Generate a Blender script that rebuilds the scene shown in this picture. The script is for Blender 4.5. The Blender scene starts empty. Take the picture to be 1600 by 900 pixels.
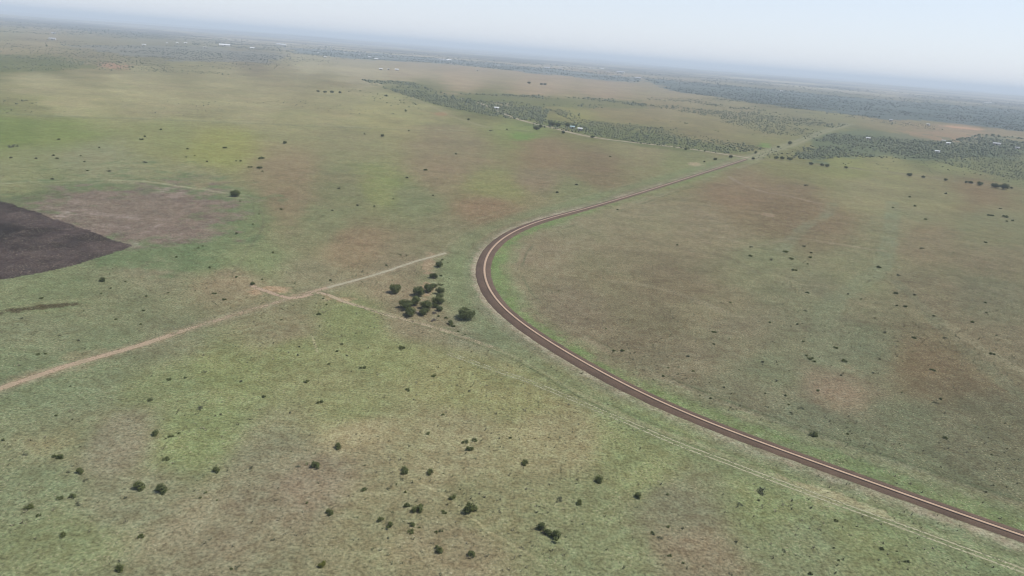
import bpy, bmesh, math, random
import numpy as np
from mathutils import Matrix, Vector
C = bpy.context.scene.collection
sc = bpy.context.scene
R = math.radians

# ------------------------------------------------------------------ camera
H = 110.0                       # drone height above the plain
FOC = 1089.0                    # focal length in pixels of the 1600 px wide photograph
PITCH = math.atan(371.0 / FOC)
ROLL = math.atan(0.081)
F = np.array([0, math.cos(PITCH), -math.sin(PITCH)])
R0 = np.array([1.0, 0, 0]); U0 = np.array([0, math.sin(PITCH), math.cos(PITCH)])
CR = math.cos(ROLL) * R0 + math.sin(ROLL) * U0
CU = -math.sin(ROLL) * R0 + math.cos(ROLL) * U0
cd = bpy.data.cameras.new('drone_camera')
cam = bpy.data.objects.new('drone_camera', cd); C.objects.link(cam)
m = Matrix(((CR[0], CU[0], -F[0], 0), (CR[1], CU[1], -F[1], 0), (CR[2], CU[2], -F[2], H), (0, 0, 0, 1)))
cam.matrix_world = m
cd.sensor_width = 36; cd.lens = 36 * FOC / 1600
cd.clip_start = 1; cd.clip_end = 200000
sc.camera = cam

# ------------------------------------------------------------------ sky, sun, exposure
SUN_EL, SUN_AZ = 58.0, 82.0     # azimuth: degrees clockwise from the view direction (+Y)
wd = bpy.data.worlds.new('World'); sc.world = wd; wd.use_nodes = True
nt = wd.node_tree; nt.nodes.clear()
sky = nt.nodes.new('ShaderNodeTexSky'); sky.sky_type = 'NISHITA'; sky.sun_disc = False
sky.sun_elevation = R(SUN_EL); sky.sun_rotation = R(SUN_AZ)
sky.altitude = 0; sky.air_density = 1.0; sky.dust_density = 0.4; sky.ozone_density = 1.0
bg = nt.nodes.new('ShaderNodeBackground'); bg.inputs[1].default_value = 0.10
wo = nt.nodes.new('ShaderNodeOutputWorld')
# thin milky veil of high haze, strongest towards the horizon
tc = nt.nodes.new('ShaderNodeTexCoord'); sx = nt.nodes.new('ShaderNodeSeparateXYZ'); nt.links.new(tc.outputs['Generated'], sx.inputs[0])
mr = nt.nodes.new('ShaderNodeMapRange'); mr.interpolation_type = 'SMOOTHSTEP'; nt.links.new(sx.outputs[2], mr.inputs[0])
for k, v_ in enumerate((0.0, 0.45, 0.72, 0.12)): mr.inputs[k + 1].default_value = v_
vm = nt.nodes.new('ShaderNodeMix'); vm.data_type = 'RGBA'; nt.links.new(mr.outputs[0], vm.inputs[0])
nt.links.new(sky.outputs[0], vm.inputs[6]); vm.inputs[7].default_value = (5.5, 5.9, 6.9, 1)
nt.links.new(vm.outputs[2], bg.inputs[0]); nt.links.new(bg.outputs[0], wo.inputs[0])
sl = bpy.data.lights.new('sun', 'SUN'); sl.energy = 3.8; sl.angle = R(0.5); sl.color = (1.0, 0.95, 0.88)
so = bpy.data.objects.new('sun', sl); C.objects.link(so)
sd = Vector((math.sin(R(SUN_AZ)) * math.cos(R(SUN_EL)), math.cos(R(SUN_AZ)) * math.cos(R(SUN_EL)), math.sin(R(SUN_EL))))
so.rotation_euler = sd.to_track_quat('Z', 'Y').to_euler(); so.location = (200, 0, 400)
sc.view_settings.view_transform = 'Standard'; sc.view_settings.look = 'None'
sc.view_settings.gamma = 1.0; sc.view_settings.use_curve_mapping = False
sc.view_settings.exposure = 0.52
cy = sc.cycles
cy.max_bounces = 6; cy.diffuse_bounces = 2; cy.glossy_bounces = 1; cy.transmission_bounces = 2
cy.volume_bounces = 0; cy.transparent_max_bounces = 6; cy.use_denoising = True; cy.filter_width = 1.1; cy.denoiser = "OPENIMAGEDENOISE"; cy.denoising_input_passes = "RGB_ALBEDO_NORMAL"; cy.denoising_prefilter = "ACCURATE"
cy.caustics_reflective = False; cy.caustics_refractive = False
HAZE = 1.2e-4
AIR = np.array([.46, .55, .66])    # brightness of the air itself, for un-hazing tones read off the photograph

# ------------------------------------------------------------------ helpers
rnd = random.Random(7)
def lin(c):
    c = np.asarray(c, float) / 255.0
    return np.where(c <= 0.04045, c / 12.92, ((c + 0.055) / 1.055) ** 2.4)
def ray(px, py):
    return F + (px - 800) / FOC * CR - (py - 450) / FOC * CU
def at(px, py):
    """ground point under a pixel of the photograph, and its depth"""
    d = ray(px, py); dz = min(d[2], -0.0035)
    t = H / -dz
    return np.array([d[0] * t, d[1] * t]), t
def polar(px, py):
    d = ray(px, py)
    return math.degrees(math.atan2(d[0], d[1])), math.degrees(math.atan2(-d[2], math.hypot(d[0], d[1])))
def gpts(L): return np.array([at(*p)[0] for p in L])

def hash2(ix, iy, seed):
    h = (ix.astype(np.int64) * 374761393 + iy.astype(np.int64) * 668265263 + seed * 1274126177) & 0xFFFFFFFF
    h = ((h ^ (h >> 13)) * 1274126177) & 0xFFFFFFFF
    return ((h ^ (h >> 16)) & 0xFFFF).astype(np.float32) / 65535.0
def vnoise(x, y, seed):
    fx = np.floor(x); fy = np.floor(y); ix = fx.astype(np.int64); iy = fy.astype(np.int64)
    u = (x - fx).astype(np.float32); v = (y - fy).astype(np.float32)
    u = u * u * (3 - 2 * u); v = v * v * (3 - 2 * v)
    a = hash2(ix, iy, seed); b = hash2(ix + 1, iy, seed); c = hash2(ix, iy + 1, seed); d = hash2(ix + 1, iy + 1, seed)
    return (a + (b - a) * u) * (1 - v) + (c + (d - c) * u) * v
def fbm(x, y, size, seed, octv=4, gain=0.5):
    s = 0; amp = 1.0; tot = 0; f = 1.0 / size
    for k in range(octv):
        s = s + amp * vnoise(x * f + 17.3 * k, y * f - 9.1 * k, seed + k); tot += amp
        amp *= gain; f *= 2.03
    return s / tot * 2 - 1          # about -1..1
def sstep(a, b, x):
    t = np.clip((x - a) / (b - a), 0, 1); return t * t * (3 - 2 * t)

def mesh_np(name, v, f, mat=None, smooth=False):
    me = bpy.data.meshes.new(name)
    v = np.asarray(v, np.float32); f = np.asarray(f, np.int32); k = f.shape[1]
    me.vertices.add(len(v)); me.vertices.foreach_set('co', v.ravel())
    me.loops.add(f.size); me.loops.foreach_set('vertex_index', f.ravel())
    me.polygons.add(len(f)); me.polygons.foreach_set('loop_start', np.arange(0, f.size, k, dtype=np.int32))
    me.polygons.foreach_set('loop_total', np.full(len(f), k, np.int32))
    if smooth: me.polygons.foreach_set('use_smooth', np.ones(len(f), bool))
    me.update(calc_edges=True)
    if mat: me.materials.append(mat)
    return me
def link(name, me, parent=None, loc=None, rz=0, s=None):
    o = bpy.data.objects.new(name, me); C.objects.link(o)
    if parent: o.parent = parent
    if loc is not None: o.location = loc
    o.rotation_euler = (0, 0, rz)
    if s is not None: o.scale = s if hasattr(s, '__len__') else (s, s, s)
    return o
def tag(o, label=None, cat=None, group=None, kind=None):
    if label: o['label'] = label
    if cat: o['category'] = cat
    if group: o['group'] = group
    if kind: o['kind'] = kind
    return o

# node helpers
def new_mat(name):
    ma = bpy.data.materials.new(name); ma.use_nodes = True
    n = ma.node_tree.nodes; n.clear()
    out = n.new('ShaderNodeOutputMaterial'); b = n.new('ShaderNodeBsdfPrincipled')
    b.inputs['Roughness'].default_value = 0.9
    b.inputs['Specular IOR Level'].default_value = 0.15
    ma.node_tree.links.new(b.outputs[0], out.inputs[0])
    return ma, ma.node_tree, b, out
def noise(t, vec, scale, detail=3, rough=0.6):
    n = t.nodes.new('ShaderNodeTexNoise'); n.inputs['Scale'].default_value = scale
    n.inputs['Detail'].default_value = detail; n.inputs['Roughness'].default_value = rough
    if vec is not None: t.links.new(vec, n.inputs['Vector'])
    return n.outputs[0]
def mrange(t, v, a, b, c, d):
    n = t.nodes.new('ShaderNodeMapRange'); t.links.new(v, n.inputs[0])
    for k, x in enumerate((a, b, c, d)): n.inputs[k + 1].default_value = x
    return n.outputs[0]
def math_(t, op, a, b):
    n = t.nodes.new('ShaderNodeMath'); n.operation = op
    for k, x in enumerate((a, b)):
        if isinstance(x, (int, float)): n.inputs[k].default_value = x
        else: t.links.new(x, n.inputs[k])
    return n.outputs[0]
def mix(t, fac, a, b, mode='MIX'):
    n = t.nodes.new('ShaderNodeMix'); n.data_type = 'RGBA'; n.blend_type = mode
    for s, x in ((0, fac), (6, a), (7, b)):
        if isinstance(x, (int, float)): n.inputs[s].default_value = x
        elif isinstance(x, (tuple, list, np.ndarray)): n.inputs[s].default_value = (*x[:3], 1)
        else: t.links.new(x, n.inputs[s])
    return n.outputs[2]
def geo_pos(t): return t.nodes.new('ShaderNodeNewGeometry').outputs['Position']
def obj_pos(t): return t.nodes.new('ShaderNodeTexCoord').outputs['Object']
GAIN = 0.56                     # photograph tone -> surface albedo

# ------------------------------------------------------------------ lines on the ground (surveyed from the photograph)
RAIL_PX = [(1900, 942), (1800, 908), (1700, 874), (1600, 840), (1500, 806), (1400, 769), (1300, 732.5), (1200, 698), (1130, 673), (1065, 648.5), (1000, 617.5),
           (950, 590.5), (900, 563), (850, 531.5), (800, 499.5), (782, 483), (765, 461), (756, 441), (753, 425), (757, 405), (768, 387),
           (785, 372), (800, 364), (825, 352.5), (850, 344), (900, 331), (950, 316.5), (1000, 301.5), (1050, 286), (1100, 270), (1166, 249)]
T1_PX = [(-120, 655), (-60, 632), (0, 607), (50, 590), (100, 573), (160, 556), (220, 539), (300, 512), (350, 497), (400, 482), (440, 470), (490, 455), (540, 442),
         (600, 425), (650, 408), (680, 400), (697, 395)]
T2_PX = [(700, 552), (740, 566), (780, 580), (830, 597), (900, 626), (960, 651), (1000, 668), (1060, 694), (1120, 716), (1180, 739), (1250, 765),
         (1330, 794), (1400, 819), (1500, 856), (1600, 892), (1700, 930)]
T2B_PX = [(492, 457), (540, 470), (580, 482), (640, 500), (700, 519), (760, 540), (800, 556), (850, 583), (880, 601), (930, 628), (980, 652), (1035, 675),
          (1080, 690), (1120, 706), (1160, 723), (1210, 743), (1300, 776), (1400, 812), (1500, 847), (1600, 882), (1700, 915)]
T1B_PX = [(392, 446), (405, 451), (420, 456), (440, 463), (462, 466), (488, 459)]
T2C_PX = [(495, 457), (512, 460), (525, 466), (540, 472), (560, 478), (585, 486), (612, 494), (640, 501), (670, 509), (700, 518), (735, 530), (770, 543)]
T3_PX = [(540, 645), (560, 672), (580, 693), (610, 720), (628, 738), (660, 756), (700, 778), (720, 796), (745, 815), (765, 832), (800, 850), (832, 870), (851, 890), (860, 905)]
T3B_PX = [(488, 524), (491, 535), (496, 550)]
T4_PX = [(748, 160), (775, 172), (800, 183), (830, 192), (865, 200), (895, 208), (930, 215), (980, 221.5), (1050, 229), (1100, 236), (1145, 243), (1172, 247)]
T4B_PX = [(1172, 247), (1215, 250), (1262, 255), (1330, 262), (1400, 270), (1500, 283), (1600, 295), (1700, 308)]
T5_PX = [(1140, 276), (1150, 283), (1172, 293), (1200, 301), (1230, 306), (1280, 318)]
T6_PX = [(0, 287), (60, 284), (130, 282), (200, 282), (240, 285), (280, 291), (330, 298), (385, 306)]
T7_PX = [(362, 432), (372, 415), (385, 393), (402, 370), (412, 345), (398, 316), (385, 306)]
T8_PX = [(-60, 175), (0, 177.5), (100, 182), (200, 185), (300, 189), (400, 193), (520, 198), (640, 203), (720, 205)]
T9_PX = [(1166, 249), (1200, 237), (1232, 227), (1260, 216.5), (1287, 206), (1330, 193)]
T10_PX = [(640, 150), (700, 178), (720, 186), (770, 200), (830, 204)]

def smooth_line(P, step=2.0, sm=0):
    P = np.asarray(P, float)
    Q = [P[0]]
    n = len(P)
    for i in range(n - 1):
        p0 = P[max(i - 1, 0)]; p1 = P[i]; p2 = P[i + 1]; p3 = P[min(i + 2, n - 1)]
        L = np.linalg.norm(p2 - p1); k = max(2, int(L / step))
        # centripetal-like tangents
        m1 = (p2 - p0) * L / max(np.linalg.norm(p2 - p1) + np.linalg.norm(p1 - p0), 1e-6)
        m2 = (p3 - p1) * L / max(np.linalg.norm(p3 - p2) + np.linalg.norm(p2 - p1), 1e-6)
        for j in range(1, k + 1):
            t = j / k; t2 = t * t; t3 = t2 * t
            Q.append((2 * t3 - 3 * t2 + 1) * p1 + (t3 - 2 * t2 + t) * m1 + (-2 * t3 + 3 * t2) * p2 + (t3 - t2) * m2)
    Q = np.array(Q)
    s = np.concatenate([[0], np.cumsum(np.linalg.norm(np.diff(Q, axis=0), axis=1))])
    u = np.linspace(0, s[-1], max(3, int(s[-1] / step)))
    Q = np.stack([np.interp(u, s, Q[:, 0]), np.interp(u, s, Q[:, 1])], 1)
    if sm:
        for _ in range(3):
            k = np.ones(sm) / sm; pad = sm // 2
            E = np.concatenate([2 * Q[0] - Q[pad:0:-1], Q, 2 * Q[-1] - Q[-2:-pad - 2:-1]])
            Q = np.stack([np.convolve(E[:, 0], k, 'valid'), np.convolve(E[:, 1], k, 'valid')], 1)[:len(Q)]
    return Q
def normals(Q):
    T = np.gradient(Q, axis=0); T /= np.linalg.norm(T, axis=1)[:, None]
    return np.stack([-T[:, 1], T[:, 0]], 1)         # left of travel
RAIL = smooth_line(gpts(RAIL_PX), 2.0, 21)
T1 = smooth_line(gpts(T1_PX), 0.8, 5); T2 = smooth_line(gpts(T2_PX), 0.8, 9); T4 = smooth_line(gpts(T4_PX), 3.0, 9)

def line_dist(V, Q, reach, dec=1):
    """signed distance (+ = left of travel) and arc length for vertices near a polyline"""
    Q = Q[::dec] if dec > 1 else Q
    n = len(V); best = np.full(n, 1e9, np.float32); arc = np.zeros(n, np.float32)
    lo = Q.min(0) - reach; hi = Q.max(0) + reach
    idx = np.where((V[:, 0] > lo[0]) & (V[:, 0] < hi[0]) & (V[:, 1] > lo[1]) & (V[:, 1] < hi[1]))[0]
    if not len(idx): return best, arc
    P = V[idx]; b = np.full(len(idx), 1e9); a = np.zeros(len(idx)); s = 0
    for i in range(len(Q) - 1):
        A = Q[i]; D = Q[i + 1] - A; L = np.linalg.norm(D); D = D / max(L, 1e-9)
        mx = np.minimum(A, Q[i + 1]) - reach; Mx = np.maximum(A, Q[i + 1]) + reach
        k = np.where((P[:, 0] > mx[0]) & (P[:, 0] < Mx[0]) & (P[:, 1] > mx[1]) & (P[:, 1] < Mx[1]))[0]
        if len(k):
            W = P[k] - A; t = np.clip(W @ D, 0, L)
            d = np.hypot(W[:, 0] - t * D[0], W[:, 1] - t * D[1])
            sg = np.sign(D[0] * W[:, 1] - D[1] * W[:, 0])
            up = d < np.abs(b[k]); kk = k[up]
            b[kk] = (d * np.where(sg == 0, 1, sg))[up]; a[kk] = s + t[up]
        s += L
    best[idx] = b; arc[idx] = a
    return best, arc
def in_poly(x, y, P):
    ins = np.zeros(x.shape, bool); n = len(P)
    for i in range(n):
        x1, y1 = P[i]; x2, y2 = P[(i + 1) % n]
        if y1 == y2: continue
        c = ((y1 > y) != (y2 > y)) & (x < (x2 - x1) * (y - y1) / (y2 - y1) + x1)
        ins ^= c
    return ins

# ------------------------------------------------------------------ ground: one sheet from under the drone to the horizon
TONES = [ # x, y, tone seen in the photograph
 (0,60,150,148,124),(0,75,158,146,128),(60,70,156,146,128),(0,100,120,128,100),(70,100,122,128,102),(150,80,140,136,120),(250,80,134,134,120),
 (150,110,150,146,124),(300,105,150,148,124),(400,95,140,134,122),(60,125,160,157,134),(200,130,160,157,134),(350,130,158,154,132),(450,112,150,144,126),
 (480,105,172,166,146),(560,108,172,164,148),(640,112,166,152,140),(720,118,166,148,136),(850,130,166,146,134),(950,138,160,142,132),(1050,140,150,140,130),
 
 (500,130,142,138,120),(650,138,124,130,108),(750,160,122,128,104),(850,170,128,130,104),(950,170,140,134,112),(1000,185,140,132,112),
 (900,185,140,142,106),(1050,160,146,138,118),(1150,165,138,134,116),(1100,200,136,132,110),(1000,210,124,130,104),(920,200,124,130,104),(1200,190,136,136,112),
 (1200,150,120,120,106),(1300,160,112,118,104),(1400,160,130,128,114),(1450,170,108,116,100),(1550,185,104,112,98),(1300,180,132,134,112),(1380,190,140,134,116),
 (1500,205,156,140,126),(1420,200,146,136,118),(1560,205,146,136,122),(1350,220,112,120,98),(1450,235,110,120,96),(1300,235,112,122,94),(1550,235,110,120,98),
 (1500,255,126,134,108),(1580,265,122,130,108),(1400,255,138,140,112),(1330,252,136,142,108),(1250,235,134,136,108),
 (100,160,160,158,132),(250,160,160,156,134),(400,160,160,156,134),(520,155,152,150,126),(620,170,154,154,124),(40,165,140,144,116),
 (20,200,122,140,96),(100,200,128,144,100),(250,205,138,145,110),(350,230,143,148,102),(450,200,147,147,120),(600,185,152,151,122),(550,230,140,140,115),(700,230,140,133,115),
 (850,235,139,126,110),(930,260,132,122,106),(1000,240,139,137,115),(1080,255,132,138,110),(830,208,126,142,104),(150,255,138,142,118),(50,270,134,140,110),(450,275,143,131,111),
 (550,290,128,132,106),(600,285,133,142,102),(700,260,141,130,112),(780,295,136,139,103),(760,330,140,122,104),(650,310,125,133,106),(500,340,128,133,106),(450,320,140,128,108),
 (560,370,140,126,106),(700,370,128,126,104),(850,280,138,128,112),(900,300,128,134,106),(380,330,122,135,103),(400,400,126,137,104),(330,410,120,135,102),(250,420,134,134,112),
 (60,455,122,134,104),(150,470,126,132,106),(350,440,144,132,112),(480,420,135,132,110),(640,400,132,126,106),(300,300,136,136,112),(100,300,118,128,100),(700,430,128,134,106),
 (620,440,140,130,110),(740,420,124,134,102),(50,510,126,134,108),(150,530,121,133,105),(250,520,126,131,106),(30,560,121,133,105),(100,620,126,137,109),(250,610,128,139,102),
 (350,580,133,141,100),(450,560,134,141,101),(600,560,136,143,102),(700,600,142,143,104),(550,640,138,143,104),(300,690,131,143,101),(100,680,134,139,109),(170,690,139,136,116),
 (430,520,136,132,108),(550,500,128,138,98),(640,490,138,130,110),(740,500,126,128,108),
 (50,760,126,137,107),(200,790,135,136,112),(100,860,130,139,104),(330,840,141,136,114),(420,730,136,134,112),(480,760,141,132,113),(560,690,152,145,116),(700,700,147,142,113),
 (850,690,148,143,112),(600,800,138,136,107),(760,800,135,136,104),(700,870,144,136,110),(900,800,129,136,102),(1000,740,131,141,101),(1050,800,128,128,106),(1080,870,135,126,106),
 (950,870,129,137,104),(1200,800,128,138,100),(1350,860,129,138,101),(1250,870,126,134,104),(1500,885,126,137,104),(800,620,140,140,102),(1000,690,130,140,100),
 (850,400,138,129,111),(950,420,130,124,104),(1050,440,124,115,98),(1000,500,121,115,97),(1100,470,130,124,104),(900,470,128,120,104),(1150,520,124,120,102),(1050,560,126,120,102),
 (1200,400,128,131,107),(1250,450,126,126,106),(1100,350,138,130,112),(1000,340,138,133,113),(1150,300,138,123,107),(1230,320,130,117,102),(1280,350,132,121,104),(1350,300,141,139,115),
 (1450,300,138,137,113),(1530,300,135,123,107),(1550,350,128,131,109),(1400,350,134,135,112),(1450,370,132,125,107),(1550,400,128,123,105),(1340,410,132,133,109),(1450,450,124,119,101),
 (1550,470,120,120,102),(1250,520,122,123,103),(1350,550,118,123,103),(1450,570,122,109,90),(1480,600,116,107,90),(1300,610,136,124,108),(1200,580,120,125,103),(1150,620,122,122,102),
 (1250,670,115,121,101),(1400,680,112,117,97),(1550,650,110,109,92),(1500,720,112,114,95),(1350,720,112,119,97),(900,360,136,132,112),(1600,560,124,118,100)]

def unhaze(c, pd):
    T = math.exp(-HAZE * min(1050, H / math.sin(math.radians(max(pd, .6))))); L = lin(c)
    return np.maximum((L - (1 - T) * AIR) / T, .42 * L)
SWARD = np.array([136.0, 135.0, 107.0])
def calm(c, k=.72):
    """keep a patch's lightness, draw its hue towards the general olive of the sward"""
    c = np.asarray(c, float); l = c @ np.array([.3, .59, .11]); m_ = SWARD * l / (SWARD @ np.array([.3, .59, .11]))
    return m_ + k * (c - m_)
def build_ground():
    a_f = np.linspace(-50, 50, 1151)
    a = np.concatenate([np.arange(-180, -50, 5.0), a_f, np.arange(55, 180, 5.0)])
    dep = np.linspace(50, 2.3, 860)
    r = H / np.tan(np.radians(dep))
    r = np.concatenate([[4, 20, 45, 70], r, np.geomspace(r[-1] * 1.012, 45000, 150)])
    A, Rr = np.meshgrid(np.radians(a), r)
    x = (Rr * np.sin(A)).ravel(); y = (Rr * np.cos(A)).ravel()
    V = np.stack([x, y], 1); rr = Rr.ravel()
    ad = np.degrees(A).ravel(); dd = np.degrees(np.arctan(H / rr))
    # ---- broad tones of the grazing land; lens vignette darkening is in their colour
    w1 = fbm(x, y, 90, 11, 4); w2 = fbm(x, y, 90, 31, 4)
    ka = ad + w1 * 1.1 * (1 + 0 * dd); kd = dd * (1 + 0.10 * w2)
    num = np.zeros((len(x), 3), np.float32); den = np.zeros(len(x), np.float32)
    for (px, py, *c) in TONES:
        if py < 112: c = [v_ * q_ for v_, q_ in zip(c, (.96, .965, .98))]
        pa, pd = polar(px, py)
        d2 = ((ka - pa) ** 2 + ((kd - pd) * 1.7) ** 2).astype(np.float32)
        w = 1.0 / (d2 + 0.5) ** 2.2
        num += w[:, None] * unhaze(calm(c, .80 if py > 190 else .65), pd).astype(np.float32); den += w
    col = num / den[:, None]
    del num, den
    def paint(wt, c, pd=None):
        nonlocal col
        w = np.clip(wt, 0, 1)[:, None].astype(np.float32)
        col = col * (1 - w) + w * (lin(c) if pd is None else unhaze(c, pd)).astype(np.float32)
    mute = .37
    def spot(px, py, rx, ry, c, amt=1.0, rough=0.5, seed=0, rot=0):
        pa, pd = polar(px, py); t = H / math.tan(math.radians(max(pd, .4)))
        k = math.degrees(1 / FOC)
        u = (ad - pa) * math.cos(math.radians(pd)) / (rx * k); v = (dd - pd) / (ry * k)
        cr, sr = math.cos(rot), math.sin(rot)
        u, v = u * cr - v * sr, u * sr + v * cr
        q = np.sqrt(u * u + v * v)
        sel = q < 2.2
        w = np.zeros(len(q), np.float32)
        n = fbm(x[sel], y[sel], max(6, rx * t / FOC * .7), 100 + seed, 5, .6)
        n2_ = fbm(x[sel], y[sel], max(3, rx * t / FOC * .16), 160 + seed, 4, .65)
        w[sel] = sstep(-.18, .34, .92 - q[sel] + rough * 1.15 * n + .6 * n2_)
        paint(w * amt * (mute if amt < .75 else 1), calm(c) if amt < .75 else c, pd)
    # ---- patchiness of the sward
    n1 = fbm(x, y, 45, 51, 5, .6); n2 = fbm(x, y, 14, 61, 4, .6); n3 = fbm(x, y, 160, 71, 4)
    near = np.clip(1200 / np.maximum(rr, 1200), .25, 1)
    n4 = fbm(x, y, 420, 75, 4, .6)
    mid = sstep(500, 1100, rr)
    col *= (1 + 0.085 * n1 * near + 0.075 * n2 * near + 0.06 * n3 + .07 * n4 * mid + .30 * mid * fbm(x, y, 60, 77, 5, .68))[:, None]
    g = fbm(x, y, 38, 81, 5, .6) + .5 * fbm(x, y, 9, 88, 3)
    col *= (1 + g[:, None] * np.array([0.05, -0.015, 0.03])).astype(np.float32)
    # ---- the far plain: fields, farmland and woods in long strips
    f1 = fbm(x, y, 1300, 91, 5, .6); f2 = fbm(x, y, 400, 95, 4, .65)
    pal = lin((162, 152, 128))[None] * (1 + 0.45 * f1 + 0.4 * f2)[:, None]
    wood = sstep(-.06, 0.10, fbm(x, y * 1.6, 1300, 97, 6, .72) + .3 * f2)
    pal = pal * (1 - .85 * wood[:, None]) + .85 * wood[:, None] * lin((46, 60, 50))
    wf = (.10 * sstep(1800, 3500, rr) + .90 * sstep(4800, 7500, rr))[:, None]
    col = (col * (1 - wf) + pal * wf).astype(np.float32)
    # ---- spots
    spot(600, 284, 34, 7, (133, 147, 98), .5, .8, 1); spot(775, 296, 60, 7, (136, 144, 98), .5, .8, 2)
    spot(360, 235, 60, 18, (146, 149, 98), .5, .7, 3); spot(30, 200, 120, 14, (122, 142, 96), .4, .6, 4)
    spot(760, 328, 50, 12, (142, 120, 102), .7, .8, 5); spot(570, 372, 45, 14, (144, 124, 104), .6, .9, 6)
    spot(530, 278, 70, 8, (148, 130, 112), .6, .9, 7); spot(450, 340, 30, 22, (142, 128, 108), .6, .9, 8)
    spot(300, 287, 36, 5, (158, 134, 112), .7, .8, 9); spot(225, 280, 30, 3, (150, 134, 112), .6, .8, 10); spot(155, 247, 30, 4, (150, 138, 120), .6, .8, 10)
    spot(425, 452, 28, 9, (178, 154, 130), .8, .9, 11); spot(350, 440, 50, 10, (152, 134, 112), .6, .9, 12); spot(525, 467, 26, 5, (176, 156, 130), .8, .9, 13, -.25)
    spot(668, 455, 12, 12, (166, 146, 124), .8, .7, 14); spot(618, 440, 12, 16, (154, 138, 116), .7, .8, 15); spot(670, 412, 12, 16, (160, 142, 122), .8, .7, 16)
    spot(650, 497, 40, 9, (150, 136, 114), .6, .8, 17); spot(710, 470, 12, 40, (140, 134, 112), .6, .8, 18); spot(455, 510, 30, 18, (152, 136, 112), .6, 1.0, 19)
    spot(150, 552, 45, 5, (170, 144, 124), .7, .9, 20, .25); spot(80, 582, 60, 6, (164, 142, 122), .6, .9, 20, .25)
    spot(70, 685, 40, 10, (160, 150, 118), .6, 1.0, 21); spot(85, 697, 26, 9, (164, 156, 118), .5, 1.1, 22)
    spot(490, 765, 60, 34, (144, 130, 114), .7, .8, 23); spot(560, 680, 60, 16, (166, 156, 120), .6, 1.0, 24); spot(640, 680, 60, 10, (150, 144, 112), .6, .9, 25)
    spot(850, 690, 70, 20, (160, 152, 118), .6, 1.0, 26); spot(1080, 780, 60, 45, (124, 126, 106), .7, .8, 27); spot(1090, 865, 70, 34, (142, 126, 108), .7, .9, 28)
    spot(290, 785, 40, 12, (152, 138, 118), .5, 1.0, 29); spot(240, 835, 50, 12, (146, 134, 114), .5, 1.0, 30); spot(370, 845, 60, 25, (150, 136, 116), .5, 1.0, 31)
    spot(1450, 580, 70, 28, (120, 104, 86), .7, .9, 32, -.25); spot(1480, 520, 90, 14, (126, 112, 94), .6, .9, 33); spot(1320, 610, 28, 30, (148, 130, 112), .7, .9, 34)
    spot(1290, 625, 22, 10, (150, 132, 114), .6, .9, 35); spot(1200, 318, 60, 16, (132, 114, 98), .7, .8, 36, -.1); spot(1290, 330, 60, 18, (130, 116, 98), .7, .8, 37)
    spot(1310, 345, 40, 18, (134, 118, 100), .6, .8, 38); spot(1440, 355, 30, 9, (134, 118, 100), .7, .8, 39); spot(1490, 290, 80, 9, (134, 118, 104), .7, .8, 40, -.12)
    spot(1390, 360, 20, 20, (130, 116, 100), .6, .8, 41); spot(1370, 375, 14, 34, (118, 126, 102), .6, .7, 42); spot(1550, 365, 30, 14, (132, 116, 100), .6, .8, 43)
    spot(950, 255, 60, 14, (130, 114, 100), .6, .9, 44); spot(860, 228, 60, 12, (142, 124, 108), .6, .8, 45); spot(965, 235, 40, 9, (134, 138, 108), .5, .8, 46)
    spot(1050, 450, 110, 16, (122, 110, 92), .6, .9, 47, -.15); spot(980, 490, 90, 22, (118, 110, 92), .6, .9, 48, -.15); spot(1340, 470, 30, 10, (140, 128, 110), .5, 1, 49)
    spot(1200, 335, 12, 3, (152, 140, 122), .8, .6, 50); spot(1180, 290, 40, 3, (154, 138, 120), .6, .8, 51, -.3)
    spot(1090, 257, 12, 3, (170, 158, 138), .9, .7, 52); spot(1506, 200, 26, 1.6, (190, 158, 138), .9, .4, 53); spot(1480, 215, 50, 7, (154, 138, 122), .8, .7, 54)
    spot(690, 178, 16, 3, (158, 136, 116), .8, .6, 55); spot(785, 163, 18, 3, (176, 164, 150), .9, .6, 56); spot(540, 108, 80, 4.5, (186, 176, 156), .7, .6, 57)
    spot(550, 133, 40, 5, (124, 116, 106), .7, .8, 58); spot(175, 103, 18, 4, (170, 142, 128), .8, .8, 59); spot(920, 184, 40, 4.5, (144, 146, 104), .6, .8, 60)
    spot(815, 213, 22, 6, (118, 142, 98), .8, .6, 61); spot(1195, 228, 10, 4, (120, 146, 100), .8, .7, 62); spot(845, 106, 60, 2.2, (170, 150, 140), .5, .6, 63)
    spot(1300, 776, 60, 8, (182, 168, 140), .9, 1.0, 64, -.32); spot(1290, 780, 44, 13, (168, 160, 130), .8, 1.1, 65, -.32)
    spot(130, 74, 150, 2.0, (176, 164, 148), .5, .6, 66); spot(60, 62, 60, 2, (96, 100, 84), .7, .7, 67)
    # ---- old pan: bare reddish-grey disc with its green rim, and the burnt corner
    spot(215, 350, 188, 74, (110, 127, 98), .85, .3, 70); spot(70, 312, 70, 12, (104, 116, 92), .8, .5, 71)
    spot(212, 336, 138, 46, (131, 120, 113), 1.0, .32, 72); spot(150, 325, 100, 30, (126, 119, 110), .6, .7, 73); spot(300, 335, 54, 22, (142, 126, 119), .6, .9, 74)
    burnt = gpts([(-500, 120 + 52), (-60, 293), (0, 313), (40, 326), (207, 384), (190, 391), (150, 404), (110, 416), (60, 428), (0, 437), (-120, 452), (-500, 470)])
    lowe = sstep(470, 400, y + .35 * x)
    px_, py_ = x + .8 * fbm(x, y, 6, 201, 5, .65), y + (.8 + 1.8 * lowe) * fbm(x, y, 8, 202, 5, .65)
    inb = in_poly(px_, py_, burnt).astype(np.float32)
    bn = .5 + .5 * fbm(x, y, 34, 205, 5, .62)
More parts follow.
